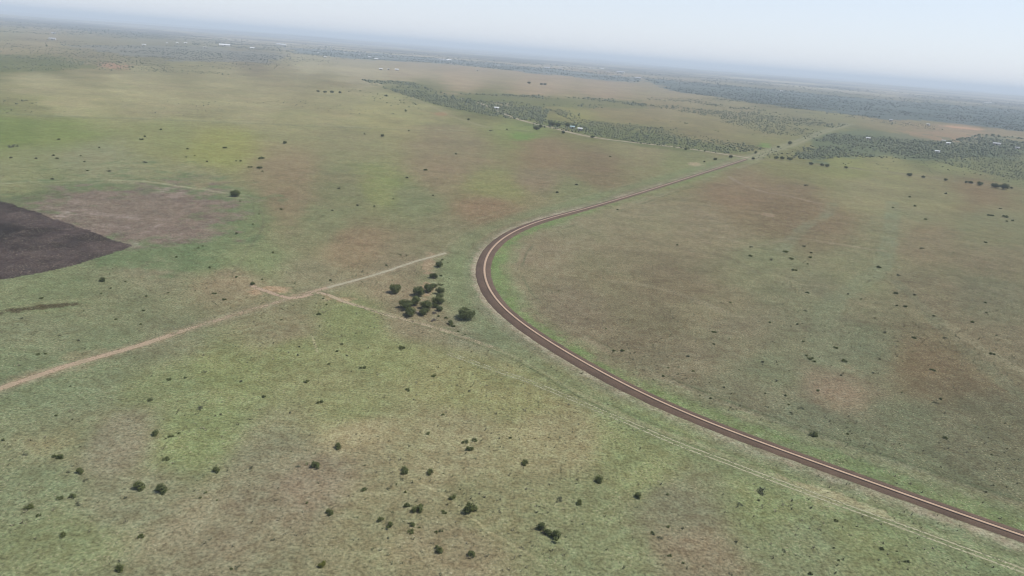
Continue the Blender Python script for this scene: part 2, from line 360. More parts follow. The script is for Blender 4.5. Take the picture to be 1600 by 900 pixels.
    bn2 = .5 + .5 * fbm(x, y * .6, 7, 206, 4, .65); bn3 = .5 + .5 * fbm(x, y, 60, 207, 4, .6)
    paint(inb * .97, (55, 47, 47)); paint(inb * sstep(.46, .62, .55 * bn + .45 * bn3) * .6, (96, 84, 82)); paint(inb * sstep(.55, .75, bn2) * .3, (108, 95, 91))
    paint(inb * sstep(.46, .25, bn) * .7, (38, 33, 34))
    pan = sstep(.55, .72, bn2) * sstep(.4, .6, bn3)
    pe = ((ad - polar(215, 338)[0]) / 6.9) ** 2 + ((dd - polar(215, 338)[1]) / 2.4) ** 2
    paint((1 - inb) * pan * sstep(1, .7, pe) * .65, (164, 152, 144)); paint((1 - inb) * sstep(.48, .3, bn2) * sstep(1, .7, pe) * .45, (108, 100, 90))
    spot(75, 479, 62, 3.6, (80, 74, 62), .85, .5, 76, .03); spot(150, 476, 20, 3, (92, 84, 68), .7, .7, 77)
    spot(110, 470, 70, 3, (150, 146, 116), .5, .7, 78); spot(90, 487, 70, 3, (148, 142, 114), .5, .8, 79)
    # ---- scrub belts: darker sward between the bushes
    for P, c, am in BELT_GROUND:
        G = gpts(P); wx = x + rr * .02 * fbm(x, y, 60, 301, 4); wy = y + rr * .08 * fbm(x, y, 90, 302, 4)
        paint(in_poly(wx, wy, G).astype(np.float32) * am, c, polar(*np.mean(P, axis=0))[1])
    # ---- the railway reserve
    d, s = line_dist(V, RAIL, 40, 2)     # + = outer side of the curve
    nn = fbm(x, y, 3, 401, 4, .65); nl = fbm(x, y, 22, 402, 4)
    cvx = (.35 + .65 * sstep(130, 215, s)) * sstep(520, 440, s)          # the tight part of the bend
    inner = sstep(-17 - 3 * nl, -12, d) * sstep(-1, -2, d)
    paint(inner * (.2 + .35 * cvx) * np.clip(.65 + .9 * nl + .5 * nn, 0, 1), (120, 140, 94))
    nv = fbm(x, y, 6, 405, 4, .7)
    paint(sstep(-12, -7, d + 3 * nn + 2 * nl) * sstep(-2, -3, d) * (.32 + .55 * cvx) * np.clip(.8 + 1.2 * nv, .1, 1), (120, 140, 90))
    paint(sstep(-9, -6, d + 3 * nv) * sstep(-2, -3, d) * .5 * np.clip(1.6 * nv, 0, 1), (92, 116, 64))
    paint(sstep(-20, -15, d + 2 * nn) * sstep(-11, -15, d + 2 * nn) * .5 * np.clip(.5 + nl * 1.5, 0, 1), (166, 160, 134))
    paint(sstep(2, 3, d) * sstep(14 + 4 * nl, 8, d) * .4, (124, 130, 108))
    paint(sstep(2, 4, d) * sstep(8.6, 5.0, d + 2.6 * nn) * np.clip(.30 + .55 * cvx + .6 * nl + .6 * nv, 0, .95), (168, 157, 138))
    paint(sstep(10, 14, d) * sstep(30, 18, d) * .45, (118, 134, 98))
    paint(sstep(1.0, .3, np.abs(d + 20 + nl)) * .55 * np.clip(.6 + 1.5 * nl, 0, 1), (88, 98, 72))
    paint(sstep(2.4, 1.0, np.abs(d + 14.5 + 2 * nl)) * .4 * np.clip(.3 + 2 * nl, 0, 1), (96, 112, 72))
    paint(sstep(3.6, 2.8, np.abs(d)) * .9, (108, 96, 80))
    # ---- tracks and faint lines
    def rule(PX, width, c, amt, dash=0.6, seed=0, off=0.0, step=3.0):
        Q = PX if isinstance(PX, np.ndarray) else smooth_line(gpts(PX), step)
        dd_, s_ = line_dist(V, Q, width * 2 + 6)
        wb = .5 * width * (1 + .5 * fbm(x, y, 5, 500 + seed, 3))
        k = np.clip(1 - dash * (.5 + .5 * fbm(x, y, 25, 520 + seed, 3) * 1.8), 0, 1)
        paint(sstep(wb * 1.25, wb * .5, np.abs(dd_ - off)) * amt * k, c)
    rule(T1, 11, (136, 130, 108), .5, .6, 1); rule(T1, 5.5, (162, 148, 124), .6, .7, 2)
    rule(T2, 6, (130, 134, 100), .4, .5, 3)
    rule(T2B_PX, 2.6, (162, 157, 127), .55, .7, 4); rule(T2B_PX, 1.6, (92, 100, 70), .6, .8, 5, -1.6, 1.5); rule(T2B_PX, 1.3, (92, 100, 70), .5, .9, 6, 3.0, 1.5)
    rule(T3_PX, 1.0, (172, 166, 130), .6, .9, 7, 0, 1.0); rule(T3B_PX, .9, (180, 174, 140), .8, .5, 8, 0, 1.0)
    rule(T4_PX, 14, (158, 146, 124), .5, .6, 9); rule(T4B_PX, 6, (116, 104, 88), .7, .4, 10); rule(T4B_PX, 10, (140, 136, 112), .5, .5, 10, -9.0)
    rule(T5_PX, 6, (150, 138, 120), .6, .6, 11); rule(T6_PX, 5, (160, 162, 132), .65, .6, 12); rule(T6_PX, 4, (150, 152, 122), .4, .7, 17, -9)
    rule(T7_PX, 2.2, (104, 100, 80), .5, .8, 13, 0, 1.5); rule(T8_PX, 9, (112, 122, 92), .6, .6, 14); rule(T8_PX, 7, (166, 162, 132), .5, .7, 15, 12)
    rule(T9_PX, 26, (136, 140, 110), .7, .3, 16); rule(T9_PX, 3.4, (158, 150, 124), .8, .3, 17, -5); rule(T9_PX, 3.4, (158, 150, 124), .8, .3, 18, 5)
    for sd, (wd_, c_, a_, L_) in enumerate((
        (13, (122, 132, 104), .6, [(1395, 316), (1393, 350), (1386, 390), (1374, 420), (1332, 450), (1296, 482), (1286, 520), (1281, 562)]),
        (10, (124, 132, 106), .5, [(1300, 318), (1290, 338), (1262, 352), (1243, 368), (1222, 392)]),
        (7, (150, 146, 120), .5, [(1470, 500), (1520, 535), (1560, 560), (1605, 585)]),
        (8, (112, 116, 92), .5, [(1400, 440), (1440, 478), (1480, 520), (1530, 565), (1600, 622)]),
        (6, (150, 144, 120), .5, [(1130, 372), (1180, 384), (1240, 372), (1300, 380), (1380, 392)]),
        (7, (112, 106, 86), .5, [(1000, 372), (1060, 388), (1130, 400), (1180, 424)]),
        (6, (148, 142, 118), .5, [(960, 440), (1020, 448), (1090, 470), (1160, 500)]))): rule(L_, wd_, c_, a_, .6, 40 + sd)
    rule(T10_PX, 10, (158, 152, 124), .5, .6, 19)
    RAILQ = RAIL
    for off, c, am, sd in ((-38, (140, 136, 112), .3, 30), (26, (150, 146, 118), .4, 31), (34, (150, 146, 118), .3, 32)):
        N = normals(RAILQ); Q = RAILQ[110:] + N[110:] * off
        rule(Q[::3], 3.0, c, am, .9, sd)
    # ---- low swells only far out on the plain
    z = np.zeros(len(x), np.float32)
    fz = sstep(9000, 20000, rr)
    z += fz * (62 * fbm(x, y, 6000, 601, 4) + 16 * fbm(x, y, 1500, 602, 3))
    z = np.where(rr > 3300, z, 0)
    na, nr = len(a), len(r)
    ii, jj = np.meshgrid(np.arange(nr - 1), np.arange(na), indexing='ij')
    j2 = (jj + 1) % na
    f = np.stack([ii * na + jj, ii * na + j2, (ii + 1) * na + j2, (ii + 1) * na + jj], -1).reshape(-1, 4)[:, ::-1]
    co = np.concatenate([np.stack([x, y, z], 1), [[0, 0, 0]]]).astype(np.float32)
    me = mesh_np('ground', co, f, None)
    # close the middle under the drone
    bm = bmesh.new(); bm.from_mesh(me); bm.verts.ensure_lookup_table()
    c0 = bm.verts[len(co) - 1]
    for j in range(na):
        bm.faces.new((c0, bm.verts[(j + 1) % na], bm.verts[j]))
    bm.to_mesh(me); bm.free()
    col = np.concatenate([col, col[:1]]) * GAIN * np.array([1.0, .995, .955])
    at_ = me.color_attributes.new('tone', 'FLOAT_COLOR', 'POINT')
    at_.data.foreach_set('color', np.concatenate([np.clip(col, .004, .7), np.ones((len(col), 1))], 1).astype(np.float32).ravel())
    if me.polygons[5000].normal.z < 0: me.flip_normals()
    return me

# scrub belts: polygon in the photograph, sward tone, strength
BELT_GROUND = [
 ([(565,125),(640,128),(700,146),(830,149),(1010,156),(1010,170),(860,168),(850,190),(800,186),(760,180),(690,166),(640,152)], (112,122,96), .55),
 ([(840,186),(900,192),(1000,205),(1100,222),(1180,236),(1130,240),(1000,224),(900,207),(830,196)], (108,122,92), .55),
 ([(1250,249),(1262,228),(1300,208),(1330,203),(1400,206),(1470,222),(1540,210),(1600,216),(1600,240),(1520,244),(1480,246),(1400,249),(1320,244),(1280,250)], (108,122,108), .65),
 ([(1000,121),(1200,139),(1350,153),(1600,172),(1700,180),(1700,212),(1600,206),(1480,190),(1360,183),(1200,164),(1050,142)], (98,114,118), .85),
 ([(-80,82),(60,86),(140,95),(120,110),(0,112),(-80,110)], (112,122,96), .6),
 ([(560,92),(700,100),(850,116),(1000,130),(1000,122),(850,106),(700,92),(520,78),(440,74),(460,84)], (118,132,138), .85),
 ([(100,70),(300,72),(460,86),(420,98),(300,96),(160,82)], (132,138,140), .6),
]

def ground_material():
    ma, t, b, out = new_mat('dry_grassland')
    at_ = t.nodes.new('ShaderNodeAttribute'); at_.attribute_name = 'tone'; col = at_.outputs['Color']
    p = geo_pos(t)
    n_f = noise(t, p, 1.15, 3, .66); n_m = noise(t, p, .30, 3, .62); n_s = noise(t, p, 1.5, 2, .6); n_l = noise(t, p, .075, 4, .62); n_x = noise(t, p, .028, 3, .6)
    for nn_, lo, hi in ((n_f, .56, 1.44), (n_m, .84, 1.16), (n_l, .88, 1.12)):
        col = mix(t, 1.0, col, mrange(t, nn_, .32, .68, lo, hi), 'MULTIPLY')
    hue = mix(t, mrange(t, n_m, .35, .65, 0, 1), (1.06, .99, .93), (.97, 1.01, .99))
    col = mix(t, 1.0, col, hue, 'MULTIPLY')
    patch = mrange(t, n_l, .40, .60, .15, 1)
    straw = math_(t, 'MULTIPLY', mrange(t, n_s, .58, .70, 0, .75), patch)
    col = mix(t, straw, col, lin((196, 186, 152)) * GAIN)
    patch2 = mrange(t, n_x, .62, .38, .2, 1)
    dark = math_(t, 'MULTIPLY', mrange(t, n_f, .38, .29, 0, .6), patch2)
    col = mix(t, dark, col, lin((74, 80, 54)) * GAIN)
    t.links.new(col, b.inputs['Base Color'])
    bp = t.nodes.new('ShaderNodeBump'); bp.inputs['Strength'].default_value = .5; bp.inputs['Distance'].default_value = .25
    t.links.new(n_f, bp.inputs['Height']); t.links.new(bp.outputs[0], b.inputs['Normal'])
    b.inputs['Specular IOR Level'].default_value = .05
    return ma
gm = build_ground(); gm.materials.append(ground_material())
tag(link('ground', gm), kind='structure')

# ------------------------------------------------------------------ strips along a line
def strip(Q, offs, zs, jit=None, seed=0):
    N = normals(Q); n = len(Q); k = len(offs)
    s = np.concatenate([[0], np.cumsum(np.linalg.norm(np.diff(Q, axis=0), axis=1))])
    v = np.zeros((n, k, 3))
    for j, o in enumerate(offs):
        oo = np.full(n, o) if np.isscalar(o) else o
        if jit: oo = oo + jit[j] * fbm(s, np.full(n, j * 31.7 + seed), 2.2, 700 + seed, 4, .65)
        v[:, j, :2] = Q + N * oo[:, None]; v[:, j, 2] = zs[j]
    ii, jj = np.meshgrid(np.arange(n - 1), np.arange(k - 1), indexing='ij')
    f = np.stack([ii * k + jj, ii * k + jj + 1, (ii + 1) * k + jj + 1, (ii + 1) * k + jj], -1).reshape(-1, 4)[:, ::-1]
    return v.reshape(-1, 3), f
def dirt_mat(name, c1, c2, alpha=.5, scale=.25):
    ma, t, b, out = new_mat(name); p = geo_pos(t)
    n1 = noise(t, p, scale, 4, .65); n2 = noise(t, p, 1.6, 3, .65)
    col = mix(t, mrange(t, n1, .35, .65, 0, 1), lin(c1) * GAIN, lin(c2) * GAIN)
    col = mix(t, 1.0, col, mrange(t, n2, .3, .7, .8, 1.2), 'MULTIPLY')
    t.links.new(col, b.inputs['Base Color'])
    e = t.nodes.new('ShaderNodeAttribute'); e.attribute_name = 'edge'
    aa = math_(t, 'ADD', e.outputs['Fac'], mrange(t, n2, .3, .7, -.45, .45))
    aa = math_(t, 'ADD', aa, mrange(t, n1, .35, .65, -alpha, alpha * .4))
    t.links.new(mrange(t, aa, .25, .6, 0, 1), b.inputs['Alpha'])
    return ma
def track(name, Q, half, mat, z, label_kind='structure', ruts=False, seed=0, width_fn=None):
    if ruts: offs = [-1.5, -1.15, -.75, -.35, .35, .75, 1.15, 1.5]; edge = [0, .9, .9, .1, .1, .9, .9, 0]
    else: offs = [-half, -half * .55, 0, half * .55, half]; edge = [0, 1, 1, 1, 0]
    v, f = strip(Q, offs, [z] * len(offs), [.35] * len(offs) if not ruts else [.12] * len(offs), seed)
    me = mesh_np(name, v, f, mat)
    a = me.attributes.new('edge', 'FLOAT', 'POINT')
    E = np.tile(np.array(edge, np.float32), len(Q))
    if width_fn is not None: E = E * np.repeat(width_fn.astype(np.float32), len(offs))
    a.data.foreach_set('value', E)
    return tag(link(name, me), kind='structure')
s1 = np.linspace(0, 1, len(T1))
px1 = np.interp(s1, np.linspace(0, 1, 200), np.linspace(0, 1, 200))
bare = 0.55 + .45 * (sstep(.36, .28, s1) + sstep(.58, .66, s1))
k1 = int(len(T1) * .64)
track('dirt_track', T1[:k1 + 1], 1.9, dirt_mat('bare_pink_earth', (186, 162, 136), (168, 152, 124), .45), .006, width_fn=bare[:k1 + 1], seed=1)
track('dirt_track', T1[k1:], 1.5, dirt_mat('pale_dusty_track', (184, 176, 150), (164, 158, 130), .4), .006, width_fn=bare[k1:], seed=4)
track('farm_track', T2, 1.5, dirt_mat('trodden_pale_grass', (186, 182, 150), (158, 156, 122), .55), .008, ruts=True, seed=2,
      width_fn=.75 + .25 * sstep(.30, .55, np.linspace(0, 1, len(T2))))
Q = smooth_line(gpts(T2C_PX), .8, 5); q_ = np.linspace(0, 1, len(Q))
track('farm_track', Q, 1.6, dirt_mat('worn_pale_grass', (190, 168, 140), (168, 158, 126), .5), .008, seed=5, width_fn=1.0 - .4 * sstep(.12, .35, q_) - .2 * sstep(.6, 1, q_))
Q = smooth_line(gpts(T1B_PX), .8, 5)
track('dirt_track', Q, 1.7, dirt_mat('bare_pink_spur', (188, 164, 138), (172, 152, 126), .45), .009, seed=6, width_fn=np.full(len(Q), .9))
track('gravel_road', T4, 4.2, dirt_mat('pale_gravel', (186, 170, 148), (172, 160, 136), .5, .06), .010, seed=3)

# ------------------------------------------------------------------ railway
def railway():
    Q = RAIL; n = len(Q)
    root = bpy.data.objects.new('railway_line', None); C.objects.link(root)
    root.location = (Q[0, 0], Q[0, 1], 0)
    tag(root, 'brown ballasted railway line with pale strip between its rails, curving across the grassland', 'railway line')
    s = np.concatenate([[0], np.cumsum(np.linalg.norm(np.diff(Q, axis=0), axis=1))])
    hgt = .28 + .30 * sstep(60, 190, s) * sstep(560, 400, s); bend = sstep(90, 190, s) * sstep(480, 380, s)
    nar = sstep(430, 640, s)
    N = normals(Q)
    def part(name, offs, zf, mat, jit=0, seed=0, close=False):
        k = len(offs); v = np.zeros((n, k, 3))
        for j, o in enumerate(offs):
            oo = (o(hgt) if callable(o) else np.full(n, o)) 
            if jit and j in (0, k - 1): oo = oo + jit * fbm(s, np.full(n, j * 37.1 + seed), 4, 800 + seed, 4, .65)
            v[:, j, :2] = Q + N * oo[:, None]; v[:, j, 2] = zf[j](hgt)
        v[:, :, 0] -= Q[0, 0]; v[:, :, 1] -= Q[0, 1]
        ii, jj = np.meshgrid(np.arange(n - 1), np.arange(k - 1), indexing='ij')
        f = np.stack([ii * k + jj, ii * k + jj + 1, (ii + 1) * k + jj + 1, (ii + 1) * k + jj], -1).reshape(-1, 4)[:, ::-1]
        me = mesh_np(name, v.reshape(-1, 3), f, mat)
        return link(name, me, root)
    ma, t, b, out = new_mat('brown_ballast'); p = geo_pos(t)
    n1 = noise(t, p, .12, 4, .6); n2 = noise(t, p, 3.0, 3, .7)
    c = mix(t, mrange(t, n1, .35, .65, 0, 1), lin((116, 96, 80)) * GAIN, lin((101, 84, 70)) * GAIN)
    c = mix(t, 1.0, c, mrange(t, n2, .3, .7, .72, 1.28), 'MULTIPLY'); t.links.new(c, b.inputs['Base Color'])
    bp = t.nodes.new('ShaderNodeBump'); bp.inputs['Distance'].default_value = .08; t.links.new(n2, bp.inputs['Height']); t.links.new(bp.outputs[0], b.inputs['Normal'])
    part('ballast_bed', [lambda h: -(2.7 - 1.0 * nar) - 1.3 * h, lambda h: -(2.5 - 1.0 * nar), lambda h: 2.5 - 1.0 * nar + .7 * bend, lambda h: 2.7 - 1.0 * nar + .9 * bend + 1.6 * h],
         [lambda h: 0 * h - .03, lambda h: h, lambda h: h, lambda h: 0 * h - .03], ma, .45)
    ma, t, b, out = new_mat('pale_pink_infill'); p = geo_pos(t)
    n1 = noise(t, p, .5, 4, .6); n2 = noise(t, p, 5.0, 2, .6)
    c = mix(t, mrange(t, n1, .35, .65, 0, 1), lin((206, 178, 152)) * GAIN, lin((192, 166, 140)) * GAIN)
    c = mix(t, 1.0, c, mrange(t, n2, .3, .7, .88, 1.12), 'MULTIPLY'); t.links.new(c, b.inputs['Base Color'])
    part('infill_strip', [-.66, -.585, .585, .66], [lambda h: h - .02, lambda h: h + .09, lambda h: h + .09, lambda h: h - .02], ma)  # pale sand infill between the rails, no sleepers modelled
    ma, t, b, out = new_mat('rusty_rail'); n1 = noise(t, geo_pos(t), 2.0, 3)
    t.links.new(mix(t, n1, (.09, .062, .05), (.14, .10, .08)), b.inputs['Base Color']); b.inputs['Metallic'].default_value = .3; b.inputs['Roughness'].default_value = .6
    for sgn in (-1, 1):
        o0 = .64 * sgn
        part('rail', [o0 - .065, o0 - .03, o0 - .036, o0 + .036, o0 + .03, o0 + .065], [lambda h: h + .07, lambda h: h + .12, lambda h: h + .22, lambda h: h + .22, lambda h: h + .12, lambda h: h + .07], ma)
railway()

# ------------------------------------------------------------------ foliage
def leaf_cloud(rng, lobes, n, size, flat=.0):
    """n small leaf-clump triangles spread through a set of ellipsoid lobes"""
    L = np.array([[*c, *r] for c, r in lobes]); vol = L[:, 3] * L[:, 4] * L[:, 5]
    pick = rng.choice(len(L), n, p=vol / vol.sum())
    d = rng.normal(size=(n, 3)); d /= np.linalg.norm(d, axis=1)[:, None]
    rad = rng.random(n) ** .45
    c = L[pick, :3] + d * L[pick, 3:] * rad[:, None]
    c[:, 2] = np.maximum(c[:, 2], .02)
    nrm = d + rng.normal(size=(n, 3)) * .7; nrm /= np.linalg.norm(nrm, axis=1)[:, None]
    u = np.cross(nrm, rng.normal(size=(n, 3))); u /= np.linalg.norm(u, axis=1)[:, None]
    w = np.cross(nrm, u)
    sz = size * (.6 + .8 * rng.random(n))[:, None]
    quad = np.stack([c - u * sz, c + w * sz * .7, c + u * sz, c - w * sz * .7], 1)
    quad[:, 1] += nrm * sz * .25
    return quad.reshape(-1, 3), np.arange(4 * n).reshape(n, 4)
def shrub_lobes(rng, k, h, spread=.32):
    out = []
    for i in range(k):
        a = rng.random() * 6.283; r = spread * math.sqrt(rng.random())
        q = .13 + .13 * rng.random()
        out.append(((r * math.cos(a), r * math.sin(a), h * (.16 + .36 * rng.random()) * (1 - .4 * r / spread)), (q, q, q * (.8 + .5 * rng.random()) * h / .7)))
    return out
def stems_mesh(rng, k, h, spread, r=.012):
    V = []; Fc = []
    for i in range(k):
        a = rng.random() * 6.283; e = spread * (.4 + .6 * rng.random())
        p0 = np.array([.03 * math.cos(a), .03 * math.sin(a), 0]); p2 = np.array([e * math.cos(a), e * math.sin(a), h * (.55 + .25 * rng.random())])
        p1 = p0 * .45 + p2 * .55 + np.array([0, 0, .06 * h]) + rng.normal(size=3) * .02
        b = len(V)
        for p, q in ((p0, r), (p1, r * .7), (p2, r * .3)):
            for m_ in range(5):
                V.append(p + q * np.array([math.cos(m_ * 1.2566), math.sin(m_ * 1.2566), 0]))
        for l in range(2):
            for m_ in range(5):
                Fc.append((b + l * 5 + m_, b + l * 5 + (m_ + 1) % 5, b + l * 5 + 5 + (m_ + 1) % 5, b + l * 5 + 5 + m_))
    return np.array(V), np.array(Fc)
def leaf_mat(name, c1, c2):
    ma, t, b, out = new_mat(name)
    oi = t.nodes.new('ShaderNodeObjectInfo'); p = geo_pos(t)
    n1 = noise(t, p, .9, 3, .6)
    f = math_(t, 'ADD', math_(t, 'MULTIPLY', oi.outputs['Random'], .5), mrange(t, n1, .3, .7, 0, .5))
    col = mix(t, f, c1, c2)
    t.links.new(col, b.inputs['Base Color']); b.inputs['Roughness'].default_value = .7
    tr = t.nodes.new('ShaderNodeBsdfTranslucent'); t.links.new(col, tr.inputs[0])
    ms = t.nodes.new('ShaderNodeMixShader'); ms.inputs[0].default_value = .22
    t.links.new(b.outputs[0], ms.inputs[1]); t.links.new(tr.outputs[0], ms.inputs[2]); t.links.new(ms.outputs[0], out.inputs[0])
    return ma
M_DARK = leaf_mat('dark_thorn_foliage', (.072, .088, .030), (.130, .148, .054))
M_GREEN = leaf_mat('olive_foliage', (.080, .096, .030), (.135, .152, .050))
M_GREY = leaf_mat('grey_green_foliage', (.085, .095, .055), (.14, .145, .085))
M_YEL = leaf_mat('yellow_green_foliage', (.13, .14, .03), (.20, .19, .05))
M_BARE = leaf_mat('dry_twigs', (.16, .14, .11), (.24, .21, .17))
ma, t, b, out = new_mat('grey_bark'); t.links.new(mix(t, noise(t, geo_pos(t), 6), (.07, .055, .04), (.13, .11, .085)), b.inputs['Base Color']); M_BARK = ma

rng = np.random.default_rng(5)
PROTO = {}
def proto(kind, k):
    return PROTO[(kind, k)]
for k in range(4):
    PROTO[('round', k)] = mesh_np('shrub_foliage', *leaf_cloud(rng, shrub_lobes(rng, 9, .8), 900, .040))
    PROTO[('low', k)] = mesh_np('shrub_foliage', *leaf_cloud(rng, shrub_lobes(rng, 7, .48, .36), 480, .046))
    PROTO[('sparse', k)] = mesh_np('shrub_foliage', *leaf_cloud(rng, shrub_lobes(rng, 6, .45, .40), 170, .046))
    PROTO[('tiny', k)] = mesh_np('shrub_foliage', *leaf_cloud(rng, shrub_lobes(rng, 5, .6, .28), 220, .065))
    lob = shrub_lobes(rng, 11, .62, .34)
    lob = [((c[0] * 1.15, c[1] * 1.15, c[2] + .20), (r[0] * 1.15, r[1] * 1.15, r[2] * 1.1)) for c, r in lob] + [((.0, .0, .36), (.30, .30, .24)), ((.18, -.1, .22), (.17, .17, .15)), ((-.16, .12, .20), (.17, .17, .15)), ((.02, .2, .2), (.16, .16, .14))]
    PROTO[('tree', k)] = mesh_np('tree_crown', *leaf_cloud(rng, lob, 2600, .032))
    PROTO[('stems', k)] = mesh_np('shrub_stems', *stems_mesh(rng, 7, .7, .3), M_BARK)
    PROTO[('trunk', k)] = mesh_np('tree_trunk', *stems_mesh(rng, 5, .75, .25, .028), M_BARK)
MATS = {'d': M_DARK, 'g': M_GREEN, 's': M_GREY, 'y': M_YEL, 'b': M_BARE}
MESHM = {}
def leafmesh(kind, k, mcode):
    key = (kind, k, mcode)
    if key not in MESHM:
        me = PROTO[(kind, k)].copy(); me.materials.clear(); me.materials.append(MATS[mcode]); MESHM[key] = me
    return MESHM[key]

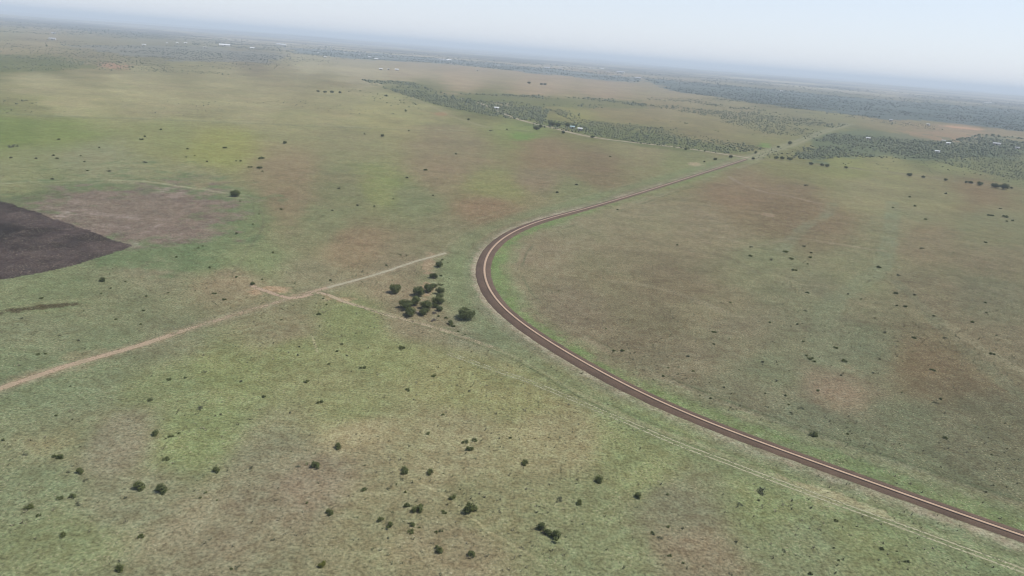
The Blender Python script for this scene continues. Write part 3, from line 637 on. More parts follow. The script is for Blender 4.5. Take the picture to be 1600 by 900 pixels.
# ---- every countable shrub: x, y, width in the photograph, code (d dark, g green, s sparse grey-green, y yellow-topped)
SHRUBS = [
 # near field, lower left
 (40,709,10,'s'),(84,712,9,'d'),(95,712,14,'g'),(107,737,7,'s'),(124,736,14,'g'),(216,759,23,'g'),(251,764,22,'d'),(260,716,11,'d'),(337,734,14,'g'),(245,676,14,'d'),
 (267,681,9,'d'),(280,676,6,'d'),(392,730,10,'s'),(94,777,11,'d'),(112,775,12,'d'),(122,785,12,'s'),(46,790,14,'g'),(60,804,8,'d'),(97,835,12,'g'),(221,836,11,'g'),
 (313,777,7,'d'),(321,769,5,'d'),(339,781,4,'d'),(190,885,18,'g'),(362,887,7,'d'),(372,884,10,'s'),(4,686,9,'d'),(196,777,6,'s'),(132,749,8,'s'),
 # near field, lower middle
 (527,697,14,'d'),(491,727,18,'d'),(466,728,9,'s'),(632,734,16,'g'),(672,737,12,'g'),(628,748,7,'s'),(567,763,11,'d'),(607,763,7,'s'),(634,768,6,'g'),(620,756,4,'d'),
 (707,776,12,'g'),(735,794,27,'g'),(636,789,12,'g'),(652,795,18,'g'),(659,788,8,'g'),(694,799,9,'g'),(515,800,13,'g'),(595,811,13,'g'),(606,821,14,'g'),
 (645,817,12,'g'),(655,824,5,'g'),(642,830,11,'g'),(682,830,7,'d'),(689,829,7,'d'),(686,855,17,'g'),(735,866,14,'d'),(503,881,14,'y'),(479,785,6,'d'),(426,842,8,'s'),
 (727,689,10,'d'),(742,687,9,'d'),(734,700,12,'g'),(670,676,8,'d'),(606,840,5,'s'),(797,683,6,'d'),
 # near field, lower right
 (820,722,13,'g'),(938,748,17,'g'),(876,779,14,'s'),(904,784,13,'g'),(998,773,16,'g'),(1043,772,6,'d'),(857,829,36,'D'),(1045,822,7,'d'),(1020,832,7,'d'),(1032,839,10,'s'),
 (1067,825,6,'s'),(1155,787,11,'s'),(1185,780,6,'d'),(1190,764,18,'s'),(1150,846,6,'s'),(1046,867,7,'d'),(1067,879,6,'d'),(1141,895,8,'s'),
 (1266,894,11,'d'),(1379,856,9,'d'),(1417,876,9,'d'),(1306,812,7,'d'),(1225,860,8,'s'),(1311,875,5,'d'),(1401,861,4,'d'),
 # along the dirt track and the field left of it
 (162,436,13,'d'),(173,450,5,'d'),(196,439,5,'d'),(158,458,4,'d'),(65,465,6,'d'),(229,462,5,'d'),(263,457,4,'d'),(335,457,7,'d'),(351,467,7,'d'),(370,432,7,'d'),
 (394,442,11,'d'),(225,484,6,'d'),(181,498,5,'d'),(220,506,5,'d'),(34,497,5,'s'),(61,552,8,'d'),(71,552,5,'d'),(122,531,6,'s'),(93,524,5,'s'),
 # upper part of the near field
 (264,592,8,'d'),(290,589,6,'d'),(234,624,9,'d'),(319,580,7,'s'),(376,595,6,'s'),(312,636,13,'s'),(87,648,7,'d'),(345,647,5,'s'),(237,587,4,'s'),
 (510,475,5,'d'),(499,490,8,'d'),(499,509,4,'d'),(505,466,5,'d'),(439,499,4,'d'),(534,537,5,'d'),(527,548,7,'d'),(542,555,5,'s'),(514,568,5,'d'),(567,573,10,'g'),
 (629,542,11,'g'),(679,586,9,'g'),(637,608,9,'d'),(480,595,9,'g'),(412,619,9,'d'),(500,627,10,'d'),(467,541,5,'s'),(427,535,4,'s'),(466,554,5,'s'),(734,610,5,'s'),
 (647,624,4,'s'),(453,644,5,'s'),(410,436,5,'d'),(517,437,6,'d'),(460,442,4,'d'),(585,512,3,'s'),(692,647,6,'d'),
 # field inside the bend, near
 (1115,517,8,'g'),(972,547,9,'d'),(959,547,6,'g'),(1115,537,5,'d'),(1075,556,6,'s'),(1044,574,4,'d'),(1083,579,5,'d'),(1036,587,6,'d'),(1110,621,7,'d'),(1094,617,4,'d'),
 (947,513,4,'d'),(1065,592,3,'d'),(1155,577,3,'d'),(1132,605,6,'s'),(1191,565,6,'s'),(1141,472,4,'d'),(1196,614,4,'d'),
 # field inside the bend, right
 (1399,457,8,'d'),(1415,478,9,'d'),(1401,477,5,'d'),(1405,429,8,'s'),(1520,502,9,'g'),(1428,527,7,'d'),(1477,527,8,'s'),(1382,518,9,'s'),(1550,552,8,'d'),(1320,563,9,'d'),
 (1306,542,7,'d'),(1267,559,10,'g'),(1272,564,6,'d'),(1260,555,6,'d'),(1246,506,6,'d'),(1262,456,8,'d'),(1259,485,7,'s'),(1255,533,5,'d'),(1457,577,8,'d'),(1469,622,7,'d'),
 (1462,628,8,'s'),(1459,493,5,'d'),(1541,488,5,'d'),(1539,472,5,'d'),(1557,524,4,'d'),(1565,585,3,'d'),(1277,609,7,'d'),(1227,617,6,'d'),(1251,636,9,'s'),(1232,631,5,'d'),
 (1214,594,8,'s'),(1365,582,5,'s'),(1375,560,7,'s'),(1314,586,5,'s'),(1325,459,5,'s'),(1346,467,4,'d'),(1237,645,8,'s'),(1202,503,5,'d'),(1429,460,6,'s'),
 (1271,677,14,'d'),(1324,677,6,'d'),(1477,683,8,'d'),(1549,710,4,'d'),(1552,757,4,'d'),
 # far left pasture
 (226,212,7,'d'),(221,217,7,'d'),(91,217,6,'d'),(21,227,13,'s'),(84,242,7,'d'),(89,247,5,'d'),(126,243,4,'d'),(226,252,9,'s'),(137,266,5,'d'),(171,267,5,'s'),(82,279,6,'s'),
 (370,364,6,'d'),(327,417,6,'d'),(276,401,5,'d'),(310,387,4,'d'),(317,384,4,'d'),(351,230,7,'d'),(391,260,7,'d'),(375,251,5,'d'),(369,251,4,'d'),(292,232,5,'d'),
 (304,243,3,'d'),(291,245,4,'d'),(324,252,5,'s'),(155,230,4,'s'),(56,247,5,'s'),(17,246,5,'s'),(251,202,5,'d'),(395,350,4,'d'),(132,252,4,'d'),(375,314,4,'d'),
 # middle pasture left of the railway
 (408,246,10,'d'),(405,261,9,'d'),(410,267,4,'d'),(570,209,4,'d'),(639,204,4,'d'),(766,203,7,'s'),(792,202,4,'d'),(712,240,5,'d'),(665,265,6,'d'),(530,294,6,'s'),
 (635,277,6,'s'),(440,326,6,'d'),(504,337,4,'d'),(405,334,4,'d'),(614,310,4,'d'),(626,398,4,'d'),(427,394,6,'d'),(604,414,5,'d'),(691,405,6,'d'),(566,424,5,'s'),
 (871,300,6,'s'),(901,288,5,'s'),(953,244,4,'d'),(520,328,5,'s'),(558,320,6,'s'),(585,322,5,'s'),(677,305,5,'s'),(700,410,3,'d'),
 # right of the railway, far
 (1172,399,7,'d'),(1174,385,7,'s'),(1058,382,5,'d'),(965,327,4,'d'),(1422,307,6,'d'),(1429,321,6,'d'),(1547,335,9,'d'),(1571,337,10,'d'),(1582,344,6,'d'),(1573,345,5,'d'),
 (1562,325,7,'s'),(1446,342,5,'d'),(1395,324,4,'d'),(1260,289,8,'s'),(1229,392,10,'g'),(1237,403,8,'g'),(1267,401,8,'g'),(1267,394,6,'s'),(1262,412,4,'d'),(1241,421,8,'g'),
 (1372,416,10,'g'),(1540,378,5,'d'),(1369,395,4,'d'),(1441,387,8,'s'),(1490,394,3,'d'),(1205,405,8,'s'),(1477,302,5,'s'),(1256,384,8,'s'),
 # grove fringe
 (689,430,6,'d'),(689,444,7,'d'),(686,493,7,'d'),(697,495,8,'d'),(703,504,12,'d'),(708,508,8,'d'),(677,499,9,'b'),(716,517,5,'d'),(727,522,4,'d'),(679,488,8,'b'),(652,488,9,'b')]
TREES = [ # x, y, width, code, label
 (619,451,18,'d','dark round tree standing alone at the left of the small grove'),
 (677,430,12,'d','small dark tree alone at the top end of the grove'),
 (656,455,18,'d','tall dark tree at the upper left side of the grove, above the wide clump'),
 (671,450,17,'d','dark tree leaning into its neighbour at the top middle of the grove'),
 (678,446,9,'d','narrow dark crown at the upper right corner of the grove'),
 (687,454,13,'d','topmost tree in the right hand row of the grove'),
 (687,463,12,'d','second tree from the top in the right hand row of the grove'),
 (683,470,14,'d','third tree from the top in the right hand row, the widest of it'),
 (689,470,10,'d','tree on the right edge of the grove beside the widest of its row'),
 (681,477,9,'d','fourth tree from the top in the right hand row of the grove'),
 (686,482,10,'d','lowest brownish tree in the right hand row of the grove'),
 (665,476,18,'d','broad round tree in the lower middle of the grove'),
 (663,486,15,'d','bottom tree of the grove below the broad round one'),
 (648,470,17,'d','dark tree in the left clump of the grove, right of the widest crown'),
 (635,475,20,'d','leftmost wide crown of the grove with its shadow to the left'),
 (640,487,18,'d','lowest tree in the left clump of the grove with long shadow'),
 (726,488,25,'d','big single dark tree between the grove and the railway bend'),
 (685,413,11,'d','small round tree on visible trunk above the grove below the track end'),
 (367,302,14,'g','spreading olive tree beside the pale ring path of the grey pan'),
 (445,222,7,'d','slim dark tree alone on the pale far pasture'),
 (597,211,7,'d','forked little tree at the far edge of the middle pasture'),
 (1071,232,7,'d','dark tree on the gravel road well left of the railway crossing'),
 (1117,248,6,'d','tall narrow tree below the gravel road just left of the crossing'),
 (1100,252,4,'d','thin little tree left of the tall narrow one near the crossing'),
 (1142,244,7,'d','round tree on the gravel road close to the railway crossing'),
 (1177,247,6,'d','dark tree just right of the railway at the crossing'),
 (1180,238,6,'d','low dark tree above the railway crossing'),
 (926,213,7,'d','dark tree on the gravel road right of the farmstead trees'),
 (1267,255,7,'d','leftmost tree on the thin boundary line right of the crossing'),
 (1284,257,7,'d','second tree from the left on the boundary line'),
 (1292,258,8,'d','third tree from the left on the boundary line, close beside the second'),
 (1322,261,6,'d','fourth tree from the left on the boundary line, forked'),
 (1421,272,9,'d','dark tree on the boundary line left of a smaller round one'),
 (1442,276,6,'d','small round dark tree on the boundary line right of a larger one'),
 (1477,280,6,'d','small tree alone in the middle of the right boundary line'),
 (1509,284,6,'d','left one of the close pair of trees on the boundary line'),
 (1516,284,7,'d','right one of the close pair of trees on the boundary line'),
 (1530,286,10,'d','round tree between the close pair and the two wide trees'),
 (1554,289,13,'d','left one of the two wide dark trees at the right end of boundary'),
 (1568,291,13,'d','right one of the two wide dark trees at the right end of boundary'),
 (1580,293,5,'d','small tree right of the two wide dark boundary trees'),
 (1234,223,8,'d','dark tree beside the grassy line beyond the railway crossing'),
 (1216,229,5,'d','small tree left of the grassy line beyond the crossing'),
 (1213,246,7,'d','leftmost bush-like tree at the near edge of the dark right wood'),
 (1222,246,8,'d','second tree at the near edge of the dark right wood'),
 (1233,247,9,'d','third tree at the near edge of the dark right wood'),
 (838,199,11,'d','wide dark tree at the left of the far farmstead'),
 (844,197,8,'d','tree beside the wide dark tree left of the far farmstead'),
 (863,192,13,'d','broad dark tree above the far farmstead road'),
 (872,194,11,'d','dark tree close left of the pale roofed farmhouse'),
 (886,194,10,'d','dark tree behind the blue roof of the far farmstead'),
 (897,196,9,'d','dark tree right of the blue roof of the far farmstead'),
 (880,206,7,'d','small tree below the blue roof of the far farmstead'),
 (827,129,6,'d','left small dark tree on the bare pinkish far field'),
 (846,131,5,'d','middle small dark tree on the bare pinkish far field'),
 (851,131,6,'d','right small dark tree on the bare pinkish far field'),
 (634,173,4,'d','lone dark speck of a tree on the far tan pasture'),
 (732,186,5,'d','lone tree on the tan pasture under the scrub belt'),
 (497,142,5,'d','left tree of the short dark row on the far tan pasture'),
 (508,143,6,'d','second tree of the short dark row on the far tan pasture'),
 (519,143,6,'d','third tree of the short dark row on the far tan pasture'),
 (531,144,5,'d','right tree of the short dark row on the far tan pasture'),
 (604,149,5,'d','flat dark tree on the far pasture right of the short row'),
 (73,71,4,'d','single dark tree on the far left hazy rise')]

RAILPOLY = RAIL_PX[4:] + [(1330, 193), (1700, 193), (1700, 700), (1600, 790)]
ZONES = [ # test, phrase
 (lambda x, y, r: 600 < x < 735 and 425 < y < 525, 'at the fringe of the small grove'),
 (lambda x, y, r: r and y < 350 and x > 1380, 'below the right boundary trees'),
 (lambda x, y, r: r and y < 425 and 1190 < x < 1300, 'in the green cluster mid right field'),
 (lambda x, y, r: r and y < 425 and x <= 1190, 'inside the upper railway bend'),
 (lambda x, y, r: r and y < 425, 'on the far right field'),
 (lambda x, y, r: r and x < 1000, 'on brown grass nearest the railway bend'),
 (lambda x, y, r: r and x < 1070, 'on brown grass right of the bend'),
 (lambda x, y, r: r and x < 1130, 'in the middle of the brown field'),
 (lambda x, y, r: r and x < 1206 and y < 650, 'between the brown field and right field'),
 (lambda x, y, r: r and y < 515 and x < 1390, 'in the upper right field'),
 (lambda x, y, r: r and y < 480, 'at the upper right edge'),
 (lambda x, y, r: r and y < 540 and x > 1390, 'on the reddish grass at far right'),
 (lambda x, y, r: r and y < 605 and x < 1300, 'around the dark trio mid right'),
 (lambda x, y, r: r and y < 605 and x < 1400, 'left of the brown right patch'),
 (lambda x, y, r: r and y < 605, 'around the brown right patch'),
 (lambda x, y, r: r and y < 660 and x < 1300, 'left of the pinkish bare patch'),
 (lambda x, y, r: r, 'just above the lower railway'),
 (lambda x, y, r: y < 290 and x < 110, 'on the far left green pasture'),
 (lambda x, y, r: y < 290 and x < 240, 'on the far pasture above the pan'),
 (lambda x, y, r: y < 290 and x < 330, 'on far pasture left of yellowish patch'),
 (lambda x, y, r: y < 290 and x < 420, 'around the yellowish far patch'),
 (lambda x, y, r: y < 425 and x < 420, 'right of the grey pan'),
 (lambda x, y, r: y < 425 and y < 270, 'at the far side of middle pasture'),
 (lambda x, y, r: y < 320, 'in the middle pasture'),
 (lambda x, y, r: y < 425, 'in the pasture above the dirt track'),
 (lambda x, y, r: x < 210 and y < 480, 'under the burnt field'),
 (lambda x, y, r: x < 300 and y < 560, 'between dark furrow and dirt track'),
 (lambda x, y, r: x < 470 and y < 475, 'by the bare pink track junction'),
 (lambda x, y, r: x < 200 and y < 660, 'under the left dirt track'),
 (lambda x, y, r: x < 400 and y < 660, 'in the bright green near field'),
 (lambda x, y, r: y < 520 and x < 600, 'just below the track junction'),
 (lambda x, y, r: y < 560 and x < 560, 'in green grass under the junction'),
 (lambda x, y, r: y < 660 and x < 550, 'left in the upper near field'),
 (lambda x, y, r: y < 660, 'right in the upper near field'),
 (lambda x, y, r: x < 150 and y < 760, 'high at the lower left edge'),
 (lambda x, y, r: x < 150, 'low at the lower left edge'),
 (lambda x, y, r: x < 400 and y < 745, 'above the pair of round bushes'),
 (lambda x, y, r: x < 400 and y < 800, 'beside the pair of round bushes'),
 (lambda x, y, r: x < 400, 'in the bottom left strip'),
 (lambda x, y, r: x < 600 and y < 750, 'left of the cattle path'),
 (lambda x, y, r: x < 530, 'in the pinkish bottom middle'),
 (lambda x, y, r: x < 860 and y < 725 and x > 640, 'above the cattle path'),
 (lambda x, y, r: x < 680 and y < 775, 'along the upper cattle path'),
 (lambda x, y, r: x < 665 and y < 800, 'middle cluster left of cattle path'),
 (lambda x, y, r: x < 665, 'lower cluster left of cattle path'),
 (lambda x, y, r: x < 760, 'along the lower cattle path'),
 (lambda x, y, r: x < 1010, 'around the wide double bush'),
 (lambda x, y, r: x < 1100, 'right of the wide double bush'),
 (lambda x, y, r: x < 1210, 'under the middle farm track'),
 (lambda x, y, r: True, 'under the right farm track')]
TONE = {'d': 'dark', 'g': 'olive green', 's': 'sparse grey-green', 'y': 'yellow-topped green', 'b': 'pale bare', 'D': 'dark green'}
ORD = ['first', 'second', 'third', 'fourth', 'fifth', 'sixth', 'seventh', 'eighth', 'ninth', 'tenth', 'eleventh', 'twelfth', 'thirteenth', 'fourteenth', 'fifteenth']
def size_word(w): return 'big' if w >= 20 else 'mid-sized' if w >= 13 else 'small' if w >= 8 else 'tiny'
by_zone = {}
for i, (x, y, w, c) in enumerate(SHRUBS):
    r = bool(in_poly(np.array([float(x)]), np.array([float(y)]), RAILPOLY)[0])
    ph = next(p for t_, p in ZONES if t_(x, y, r))
    by_zone.setdefault(ph, []).append(i)
LABEL = {}
for ph, ids in by_zone.items():
    kinds = {}
    for i in ids: kinds.setdefault((size_word(SHRUBS[i][2]), TONE[SHRUBS[i][3]]), []).append(i)
    for (sw, tn), L in kinds.items():
        L.sort(key=lambda i: SHRUBS[i][0])
        for k, i in enumerate(L):
            o = ''
            if len(L) == 2: o = ', the left one' if k == 0 else ', the right one'
            elif len(L) > 2: o = ', leftmost such' if k == 0 else ', rightmost such' if k == len(L) - 1 else ', %s such from left' % ORD[k]
            LABEL[i] = '%s %s shrub %s%s' % (sw, tn, ph, o)
special = {(216, 759): 'left, lighter olive one of two round bushes side by side in the lower left', (251, 764): 'right, darker one of two round bushes side by side in the lower left',
           (735, 794): 'biggest round olive bush, standing on the pale cattle path', (857, 829): 'wide dark green double bush near the bottom middle, the widest in the near field',
           (503, 881): 'yellow-topped green bush near the bottom edge'}
hero = {}
for i, (x, y, w, c) in enumerate(SHRUBS):
    lab = special.get((x, y), LABEL[i])
    g, t = at(x, y + .22 * w); W = w / FOC * t * 1.12
    k = rnd.randrange(4); rz = rnd.random() * 6.28
    grp = 'shrubs scattered over the grassland'
    if c == 'D':
        o = bpy.data.objects.new('double_shrub', None); C.objects.link(o); o.location = (g[0], g[1], 0); tag(o, lab, 'bush', grp)
        for dx, dy, s_ in ((-.26, .10, .60), (.20, -.10, .68), (-.02, .02, .42)):
            q = link('foliage', leafmesh('round', (k + int(dx * 10)) % 4, 'd'), o, (dx * W, dy * W * 2.2, 0), rnd.random() * 6, W * s_)
        link('stems', PROTO[('stems', 0)], o, (-.2 * W, .1 * W, 0), 0, W * .5)
        continue
    kind = 'round' if w >= 12 and c != 's' else 'sparse' if c == 's' and w >= 7 else 'low' if w >= 7 else 'tiny'
    if w >= 12:
        o = bpy.data.objects.new('shrub', None); C.objects.link(o); o.location = (g[0], g[1], 0); o.rotation_euler = (0, 0, rz)
        link('foliage', leafmesh(kind, k, c), o, (0, 0, 0), 0, (W, W * (.85 + .3 * rnd.random()), W * (.8 + .25 * rnd.random())))
        link('stems', PROTO[('stems', k)], o, (0, 0, 0), 0, W * (.6 if kind == 'sparse' else .9))
        tag(o, lab, 'bush', grp)
    else:
        o = link('shrub', leafmesh(kind, k, c), None, (g[0], g[1], 0), rz, (W, W * (.8 + .4 * rnd.random()), W * (.8 + .3 * rnd.random())))
        tag(o, lab, 'bush', grp)
for (x, y, w, c, lab) in TREES:
    g, t = at(x, y + .36 * w); W = w / FOC * t * (1.12 if y > 300 else .92)
    k = rnd.randrange(4)
    o = bpy.data.objects.new('thorn_tree', None); C.objects.link(o); o.location = (g[0], g[1], 0); o.rotation_euler = (0, 0, rnd.random() * 6.28)
    hs = .95 + .2 * rnd.random()
    link('crown', leafmesh('tree', k, c), o, (0, 0, 0), 0, (W, W * (.9 + .2 * rnd.random()), W * hs))
    link('trunk', PROTO[('trunk', k)], o, (0, 0, 0), 0, W * hs)
    tag(o, lab, 'tree', 'trees standing singly or in the grove')

# ------------------------------------------------------------------ far scrub and woods: masses nobody could count
def scrub(name, areas, mat, label, seed):
    rg = np.random.default_rng(seed); P = []
    for poly, n, smin, smax, fl in areas:
        poly = np.array(poly, float); lo = poly.min(0); hi = poly.max(0); got = 0; tries = 0; n = int(n * 1.35)
        while got < n and tries < 60:
            tries += 1
            q = lo + (hi - lo) * rg.random((n * 2, 2)); q = q[in_poly(q[:, 0], q[:, 1], poly)]
            gt = [at(*p_) for p_ in q]; gx = np.array([g_[0] for g_ in gt])
            nz = fbm(gx[:, 0], gx[:, 1], 170, 900, 3)
            for (g, t), nn in zip(gt, nz):
                if rg.random() > .45 + 2.2 * nn + fl: continue
                w = .66 * (smin + (smax - smin) * rg.random() ** 3)
                P.append((g[0], g[1], w * t / FOC)); got += 1
                if got >= n: break
    P = np.array(P); n = len(P)
    # each bush: a rough leafy dome of two rings, jittered
    ring = 7; V = []; K = 2 * ring + 1
    V = np.zeros((n, K, 3)); a = np.arange(ring) / ring * 6.283
    r1 = .5 * (.75 + .5 * rg.random((n, ring))); r2 = .36 * (.6 + .7 * rg.random((n, ring)))
    hz = .55 * (.7 + .6 * rg.random(n))
    V[:, :ring, 0] = r1 * np.cos(a); V[:, :ring, 1] = r1 * np.sin(a); V[:, :ring, 2] = -.02
    V[:, ring:2 * ring, 0] = r2 * np.cos(a + .4) * 1.25; V[:, ring:2 * ring, 1] = r2 * np.sin(a + .4) * 1.25
    V[:, ring:2 * ring, 2] = hz[:, None] * (.5 + .6 * rg.random((n, ring)))
    V[:, 2 * ring, 2] = hz * (.85 + .3 * rg.random(n)); V[:, 2 * ring, :2] = .15 * rg.normal(size=(n, 2))
    V *= P[:, 2][:, None, None]; V[:, :, 0] += P[:, 0][:, None]; V[:, :, 1] += P[:, 1][:, None]
    T = []
    for j in range(ring):
        j2 = (j + 1) % ring
        T += [(j, j2, ring + j), (j2, ring + j2, ring + j), (ring + j, ring + j2, 2 * ring)]
    f = (np.arange(n)[:, None, None] * K + np.array(T)[None]).reshape(-1, 3)
    o = link(name, mesh_np(name, V.reshape(-1, 3), f, mat))
    return tag(o, label, None, None, 'stuff')
ma, t, b, out = new_mat('scrub_foliage'); p = geo_pos(t)
n1 = noise(t, p, .03, 3); n2 = noise(t, p, .5, 2)
c = mix(t, mrange(t, n1, .35, .65, 0, 1), (.066, .080, .042), (.120, .128, .072)); c = mix(t, 1.0, c, mrange(t, n2, .3, .7, .7, 1.3), 'MULTIPLY'); t.links.new(c, b.inputs['Base Color'])
M_SCRUB = ma
M_FAR = ma.copy(); M_FAR.name = 'dark_far_scrub'
for nd in M_FAR.node_tree.nodes:
    if nd.type == 'MIX' and nd.blend_type == 'MIX': nd.inputs[6].default_value = (.030, .042, .026, 1); nd.inputs[7].default_value = (.062, .072, .046, 1)
scrub('bushveld_scrub', [
 ([(565,125),(640,128),(700,146),(830,149),(1010,156),(1010,170),(860,168),(850,190),(800,186),(760,180),(690,166),(640,152)], 3000, 1.6, 6, .1),
 ([(840,186),(900,192),(1000,205),(1100,222),(1180,236),(1130,240),(1000,224),(900,207),(830,196)], 1300, 1.8, 6, .1),
 ([(840,165),(1010,156),(1150,161),(1340,190),(1240,222),(1180,236),(1100,222),(1000,205),(900,192)], 3600, 1.1, 4.5, .08),
 ([(1010,150),(1150,155),(1330,172),(1340,190),(1150,161),(1010,156)], 700, 1.0, 3.0, .1),
 ([(-80,82),(60,86),(140,95),(120,110),(0,112),(-80,110)], 700, 1.2, 4.0, .2),
 ([(100,95),(250,98),(420,110),(420,120),(240,112),(120,108)], 240, 1.2, 4.0, .1),
 ([(-40,154),(60,156),(90,168),(60,178),(-40,176)], 70, 2, 6, .2),
 ([(480,128),(640,152),(690,166),(640,175),(560,150)], 60, 1.5, 4, .2),
 ([(1260,252),(1440,250),(1600,268),(1600,290),(1420,268)], 160, 1.2, 3.5, .2),
 ([(1440,247),(1600,242),(1600,284),(1500,262)], 800, 1.5, 4.5, .3),
 ([(1190,236),(1240,222),(1290,205),(1260,228),(1240,245),(1180,250)], 90, 1.5, 4.5, .2)], M_SCRUB,
 'low grey-green bushveld scrub spread in belts over the middle distance', 21)
scrub('thorn_wood', [
 ([(1236,248),(1252,230),(1300,208),(1330,203),(1400,206),(1470,222),(1540,210),(1600,216),(1640,220),(1640,240),(1520,246),(1480,248),(1400,248),(1320,245),(1280,250)], 4200, 1.6, 7, .15)], M_SCRUB,
 'dark thorn wood right of the grassy line beyond the railway crossing', 22)
scrub('distant_wood', [
 ([(1000,121),(1200,139),(1350,153),(1600,172),(1700,180),(1700,212),(1600,206),(1480,190),(1360,183),(1200,164),(1050,142)], 7000, .8, 4.0, .3),
 ([(560,92),(700,100),(850,116),(1000,130),(1000,122),(850,106),(700,92),(520,78),(440,72),(300,64),(300,70),(460,84)], 3200, .8, 3.6, .2),
 ([(100,70),(300,72),(460,86),(420,98),(300,96),(160,82)], 900, .8, 3.0, .1)], M_FAR,
 'hazy blue-green woods in long belts towards the horizon', 23)
scrub('horizon_scrub', [([(0, 32), (800, 96), (1600, 160), (1600, 172), (1200, 140), (800, 108), (440, 72), (0, 50)], 3600, .7, 3.6, -.1),
 ([(0, 84), (440, 74), (560, 92), (440, 100), (250, 96), (100, 100), (0, 86)], 900, .7, 2.6, -.05)], M_FAR, 'faint broken tree lines on the plain towards the horizon', 24)
scrub('plain_scrub', [([(-60, 60), (60, 60), (300, 72), (560, 92), (520, 104), (300, 100), (140, 92), (-60, 80)], 1500, .7, 2.8, .05),
 ([(140, 95), (420, 98), (480, 112), (300, 116), (160, 110)], 420, .8, 3.0, .0), ([(1000, 150), (1330, 172), (1500, 205), (1420, 200), (1180, 176)], 500, .8, 2.8, .0),
 ([(0, 150), (420, 150), (640, 178), (500, 190), (0, 175)], 110, 1, 3, .0)], M_FAR, 'small scattered scrub dotting the far pale pastures', 25)

# ------------------------------------------------------------------ grass tussocks standing out of the near sward
def tussocks(n, seed):
    rg = np.random.default_rng(seed); m_ = n * 4
    rr = np.sqrt(rg.random(m_) * (620 ** 2 - 100 ** 2) + 100 ** 2); aa = np.radians(rg.random(m_) * 104 - 52)
    x = rr * np.sin(aa); y = rr * np.cos(aa)
    k = .32 + .8 * fbm(x, y, 50, 951, 4) + .5 * fbm(x, y, 10, 955, 3)
    d, _ = line_dist(np.stack([x, y], 1), RAIL, 8, 2)
    ok = (rg.random(m_) < k) & (np.abs(d) > 4.5)
    for Q in (T1, T2):
        d, _ = line_dist(np.stack([x, y], 1), Q, 6, 3); ok &= np.abs(d) > 2.2
    ok &= ~in_poly(x, y, gpts([(-500, 172), (-60, 293), (0, 313), (207, 384), (110, 416), (0, 437), (-500, 470)]))
    x = x[ok][:n]; y = y[ok][:n]; n = len(x)
    sz = .25 + .6 * rg.random(n) ** 2.5
    B = 7
    a = rg.random((n, B)) * 6.283; ln = .45 + .4 * rg.random((n, B)); hh = .35 + .5 * rg.random((n, B))
    V = np.zeros((n, B, 3, 3)); w_ = .16
    V[:, :, 0, 0] = .12 * np.cos(a) - w_ * np.sin(a); V[:, :, 0, 1] = .12 * np.sin(a) + w_ * np.cos(a)
    V[:, :, 1, 0] = .12 * np.cos(a) + w_ * np.sin(a); V[:, :, 1, 1] = .12 * np.sin(a) - w_ * np.cos(a)
    V[:, :, 2, 0] = ln * np.cos(a); V[:, :, 2, 1] = ln * np.sin(a); V[:, :, 2, 2] = hh
    V *= sz[:, None, None, None]; V[..., 0] += x[:, None, None]; V[..., 1] += y[:, None, None]
    ma, t, b, out = new_mat('tussock_grass'); p = geo_pos(t)
    c = mix(t, mrange(t, noise(t, p, .05, 3), .35, .65, 0, 1), (.11, .122, .060), (.18, .165, .105))
    c = mix(t, 1.0, c, mrange(t, noise(t, p, .7, 2), .3, .7, .6, 1.4), 'MULTIPLY'); t.links.new(c, b.inputs['Base Color'])
    o = link('grass_tussocks', mesh_np('grass_tussocks', V.reshape(-1, 3), np.arange(n * B * 3).reshape(-1, 3), ma))
    tag(o, 'dark and straw coloured grass tussocks dotted over the near grassland', None, None, 'stuff')
tussocks(22000, 31)

# ------------------------------------------------------------------ far farm buildings, town sheds and the mast
def paint_mat(name, c, v=.12):
    ma, t, b, out = new_mat(name); n1 = noise(t, geo_pos(t), .4, 3)
    t.links.new(mix(t, 1.0, c, mrange(t, n1, .3, .7, 1 - v, 1 + v), 'MULTIPLY'), b.inputs['Base Color']); b.inputs['Roughness'].default_value = .5
    return ma
M_WHITE = paint_mat('white_sheet_roof', (.58, .58, .57)); M_PALE = paint_mat('pale_wall', (.42, .38, .33)); M_BLUE = paint_mat('blue_green_sheet_roof', (.26, .36, .37))
M_GREY2 = paint_mat('grey_sheet_roof', (.34, .34, .34)); M_DOOR = paint_mat('dark_opening', (.05, .05, .05))
def box(x0, x1, y0, y1, z0, z1):
    v = [(x, y, z) for z in (z0, z1) for x, y in ((x0, y0), (x1, y0), (x1, y1), (x0, y1))]
    return v, [(3, 2, 1, 0), (4, 5, 6, 7), (0, 1, 5, 4), (1, 2, 6, 5), (2, 3, 7, 6), (3, 0, 4, 7)]
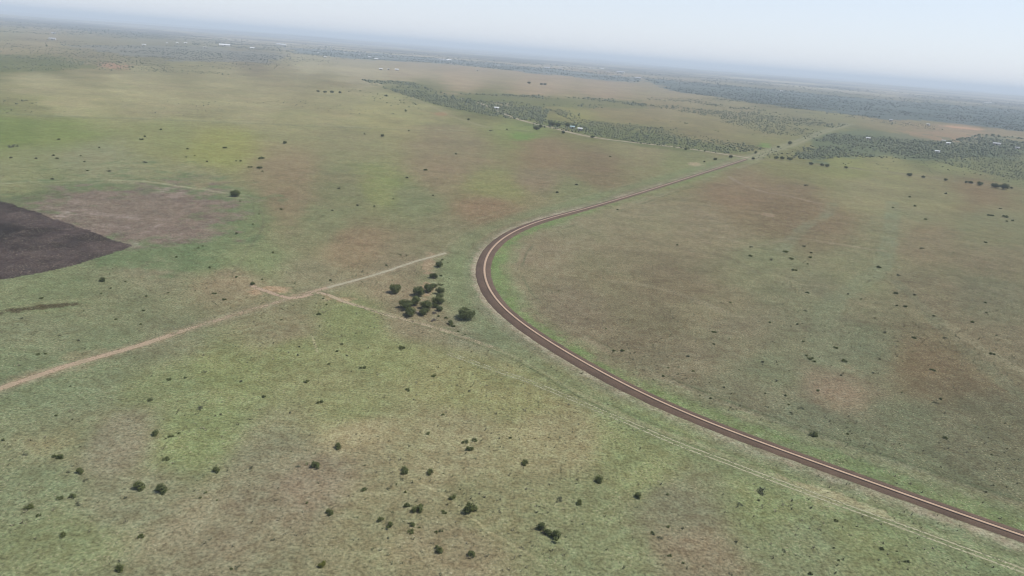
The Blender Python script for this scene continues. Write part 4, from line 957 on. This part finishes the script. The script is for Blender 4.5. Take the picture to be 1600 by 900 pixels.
def building(name, px, py, wpx, label, cat, roof, group=None, ratio=.5, rot=0.0, hh=None):
    g, t = at(px, py); L = max(wpx / FOC * t, 7); D = min(L * ratio, 32); Hh = hh or min(3.0 + L * .06, 9); rise = min(D * .28, 6)
    o = bpy.data.objects.new(name, None); C.objects.link(o); o.location = (g[0], g[1], 0); o.rotation_euler = (0, 0, rot - math.atan2(g[0], g[1]))
    hx, hy = L / 2, D / 2
    v = [(-hx, -hy, -.3), (hx, -hy, -.3), (hx, hy, -.3), (-hx, hy, -.3), (-hx, -hy, Hh), (hx, -hy, Hh), (hx, hy, Hh), (-hx, hy, Hh), (-hx, 0, Hh + rise - .15), (hx, 0, Hh + rise - .15)]
    bm = bmesh.new(); bv = [bm.verts.new(p_) for p_ in v]
    for f_ in ((0, 1, 5, 4), (2, 3, 7, 6), (1, 2, 6, 9, 5), (3, 0, 4, 8, 7)): bm.faces.new([bv[q] for q in f_])
    me = bpy.data.meshes.new('wall'); bm.to_mesh(me); bm.free(); me.materials.append(M_PALE); link('wall', me, o)
    e = .5; sl_ = rise / hy; zl = Hh - e * sl_; th = .18
    v = []
    for x_ in (-hx - e, hx + e):
        v += [(x_, -hy - e, zl), (x_, 0, Hh + rise), (x_, hy + e, zl), (x_, hy + e, zl + th), (x_, 0, Hh + rise + th), (x_, -hy - e, zl + th)]
    bm = bmesh.new(); bv = [bm.verts.new(p_) for p_ in v]
    for q in range(6): bm.faces.new((bv[q], bv[(q + 1) % 6], bv[6 + (q + 1) % 6], bv[6 + q]))
    bm.faces.new(bv[:6][::-1]); bm.faces.new(bv[6:])
    me = bpy.data.meshes.new('roof'); bm.to_mesh(me); bm.free(); me.materials.append(roof); link('roof', me, o)
    dw = min(L * .12, 4)
    vv, ff = box(-dw, dw, -hy - .06, -hy + .02, 0, Hh * .7); me = bpy.data.meshes.new('door'); me.from_pydata(vv, [], ff); me.materials.append(M_DOOR); link('door', me, o)
    tag(o, label, cat, group)
BLD = [
 ('shed', 440, 71, 15, 'longest white roofed shed in the hazy far town', M_WHITE), ('shed', 351, 72, 16, 'long white roof at the far left of the town', M_WHITE),
 ('shed', 225, 71, 6, 'white roof alone left in the far haze', M_WHITE), ('house', 261, 68, 3, 'left one of three white specks of houses on the hazy left', M_WHITE),
 ('house', 277, 68, 4, 'middle one of three white specks of houses on the hazy left', M_WHITE), ('house', 290, 68, 5, 'right one of three white specks of houses on the hazy left', M_WHITE),
 ('shed', 394, 76, 7, 'pale roof just left of the longest white shed', M_WHITE), ('house', 320, 75, 5, 'dim grey roof left of the long far left roof', M_GREY2),
 ('shed', 84, 53, 6, 'pale roof on the hazy ridge at far left', M_GREY2), ('shed', 82, 62, 9, 'grey roof under the hazy ridge at far left', M_GREY2),
 ('house', 358, 63, 4, 'small pale roof above the long far left roof', M_GREY2),
 ('house', 497, 83, 2.5, 'tiny white house left of the mast', M_WHITE), ('house', 508, 90, 4, 'white house below the mast at the edge of the pink field', M_WHITE),
 ('house', 539, 84, 3, 'white house right of the mast', M_WHITE), ('shed', 577, 90, 4, 'bright square white building in the middle of the far town', M_WHITE),
 ('shed', 588, 93, 6, 'long low white building right of the bright square one', M_WHITE), ('house', 598, 90, 3, 'tiny white house at the right of the bright square building', M_WHITE),
 ('house', 562, 87, 4, 'pale low roof left of the bright square building', M_GREY2), ('house', 595, 109, 5, 'leftmost house of the small farmstead on the pale strip', M_WHITE),
 ('house', 607, 109, 3, 'middle house of the small farmstead on the pale strip', M_GREY2), ('house', 620, 110, 6, 'rightmost house of the small farmstead on the pale strip', M_WHITE),
 ('shed', 690, 94, 8, 'left half of the long pale row of sheds in the far woods', M_GREY2), ('shed', 701, 95, 8, 'right half of the long pale row of sheds in the far woods', M_WHITE),
 ('house', 705, 100, 2.5, 'tiny white house below the long pale row of sheds', M_WHITE), ('house', 778, 103, 4, 'white house in the woods right of the long pale row', M_WHITE),
 ('shed', 747, 86, 6, 'faint pale roof high in the haze above the woods', M_GREY2), ('house', 746, 111, 3, 'small pale house at the lower edge of the far woods', M_GREY2),
 ('shed', 776, 171, 7, 'white roofed shed in the scrub belt on the bare pale patch', M_WHITE), ('shed', 855, 107, 9, 'pale roof at the left of the far middle settlement', M_GREY2),
 ('house', 876, 108, 5, 'pale house in the middle settlement right of the left roof', M_GREY2), ('house', 921, 107, 4, 'left one of a close pair of pale houses in the settlement', M_WHITE),
 ('house', 928, 108, 4, 'right one of a close pair of pale houses in the settlement', M_GREY2), ('house', 941, 108, 5, 'bright house at the right end of the middle settlement', M_WHITE),
 ('shed', 970, 114, 12, 'long pale slanted roof right of the middle settlement', M_GREY2), ('house', 950, 113, 4, 'small pale house left of the long slanted roof', M_GREY2),
 ('shed', 997, 123, 9, 'pale group roof below the long slanted one', M_GREY2), ('house', 894, 201, 6, 'blue-green roofed farmhouse among dark trees on the gravel road', M_BLUE),
 ('house', 906, 204, 7, 'pale roofed farmhouse right of the blue-green roof', M_WHITE), ('house', 1221, 143, 4, 'white speck of a house left in the blue belt', M_WHITE),
 ('shed', 1397, 142, 6, 'white shed near the horizon above the dark blue wood', M_WHITE), ('shed', 1540, 161, 4, 'left white shed of the pair near the right horizon', M_WHITE),
 ('shed', 1546, 161, 5, 'right white shed of the pair near the right horizon', M_WHITE), ('house', 1450, 196, 4.5, 'white roofed house on the pinkish clearing before the blue wood', M_WHITE),
 ('house', 1356, 218, 2.5, 'white hut alone inside the dark thorn wood', M_WHITE), ('house', 1474, 222, 5, 'upper pale roof of the pair at the thorn wood edge', M_GREY2),
 ('house', 1481, 226, 5, 'lower pale roof of the pair at the thorn wood edge', M_WHITE), ('house', 1464, 239, 3, 'small white house low in the thorn wood', M_WHITE),
 ('shed', 1557, 227, 10, 'pale long roof in the thorn wood at the right', M_GREY2), ('house', 1589, 233, 5, 'pale house at the right edge of the photo', M_GREY2),
 ('house', 1392, 189, 5, 'pale roof at the near edge of the dark blue wood', M_GREY2)]
for nm, x, y, w, lab, rf in BLD:
    building('farm_' + nm if nm == 'shed' else 'house', x, y, w, lab, 'shed' if nm == 'shed' else 'house', rf, 'distant houses and sheds', .5, rnd.uniform(-.35, .35))

def mast(px, py, hpx, label):
    g, t = at(px, py); hh = hpx / FOC * t; w = hh * .07
    o = bpy.data.objects.new('radio_mast', None); C.objects.link(o); o.location = (g[0], g[1], 0)
    bm = bmesh.new()
    def bar(a, b, r):
        a = Vector(a); b = Vector(b); z = (b - a).normalized(); u = z.orthogonal().normalized(); w_ = z.cross(u)
        A = [bm.verts.new(a + r * (u * math.cos(k * 1.571) + w_ * math.sin(k * 1.571))) for k in range(4)]
        B = [bm.verts.new(b + r * (u * math.cos(k * 1.571) + w_ * math.sin(k * 1.571))) for k in range(4)]
        for k in range(4): bm.faces.new((A[k], A[(k + 1) % 4], B[(k + 1) % 4], B[k]))
    cor = [(-1, -1), (1, -1), (1, 1), (-1, 1)]; n = 9
    for k in range(n):
        z0, z1 = hh * k / n, hh * (k + 1) / n; w0, w1 = w * (1 - .75 * k / n), w * (1 - .75 * (k + 1) / n)
        for i in range(4):
            a, b_ = cor[i], cor[(i + 1) % 4]
            bar((a[0] * w0, a[1] * w0, z0), (a[0] * w1, a[1] * w1, z1), .8)
            bar((a[0] * w0, a[1] * w0, z0), (b_[0] * w1, b_[1] * w1, z1), .45)
            bar((a[0] * w1, a[1] * w1, z1), (b_[0] * w1, b_[1] * w1, z1), .4)
    me = bpy.data.meshes.new('lattice_tower'); bm.to_mesh(me); bm.free(); me.materials.append(M_WHITE); link('lattice_tower', me, o)
    bm = bmesh.new(); bar((0, 0, hh), (0, 0, hh * 1.12), .4)
    me = bpy.data.meshes.new('antenna'); bm.to_mesh(me); bm.free(); me.materials.append(M_WHITE); link('antenna', me, o)
    tag(o, label, 'mast')
mast(518, 82, 9, 'tall pale lattice mast rising over the hazy far town')

# ------------------------------------------------------------------ the air: one even box of haze
def haze():
    bm = bmesh.new(); bmesh.ops.create_cube(bm, size=1)
    me = bpy.data.meshes.new('haze'); bm.to_mesh(me); bm.free()
    o = link('haze', me); B = 92500.0; z0, z1 = -80.0, 195.0
    o.scale = (B, B, z1 - z0); o.location = (0, 0, (z0 + z1) / 2)
    ma = bpy.data.materials.new('haze_air'); ma.use_nodes = True; t = ma.node_tree; t.nodes.clear()
    out = t.nodes.new('ShaderNodeOutputMaterial'); v = t.nodes.new('ShaderNodeVolumePrincipled')
    v.inputs['Color'].default_value = (.82, .92, 1.0, 1); v.inputs['Density'].default_value = HAZE; v.inputs['Anisotropy'].default_value = 0.0
    t.links.new(v.outputs[0], out.inputs['Volume'])
    me.materials.append(ma)
    tag(o, 'pale blue haze over the plain', None, None, 'stuff')
haze()
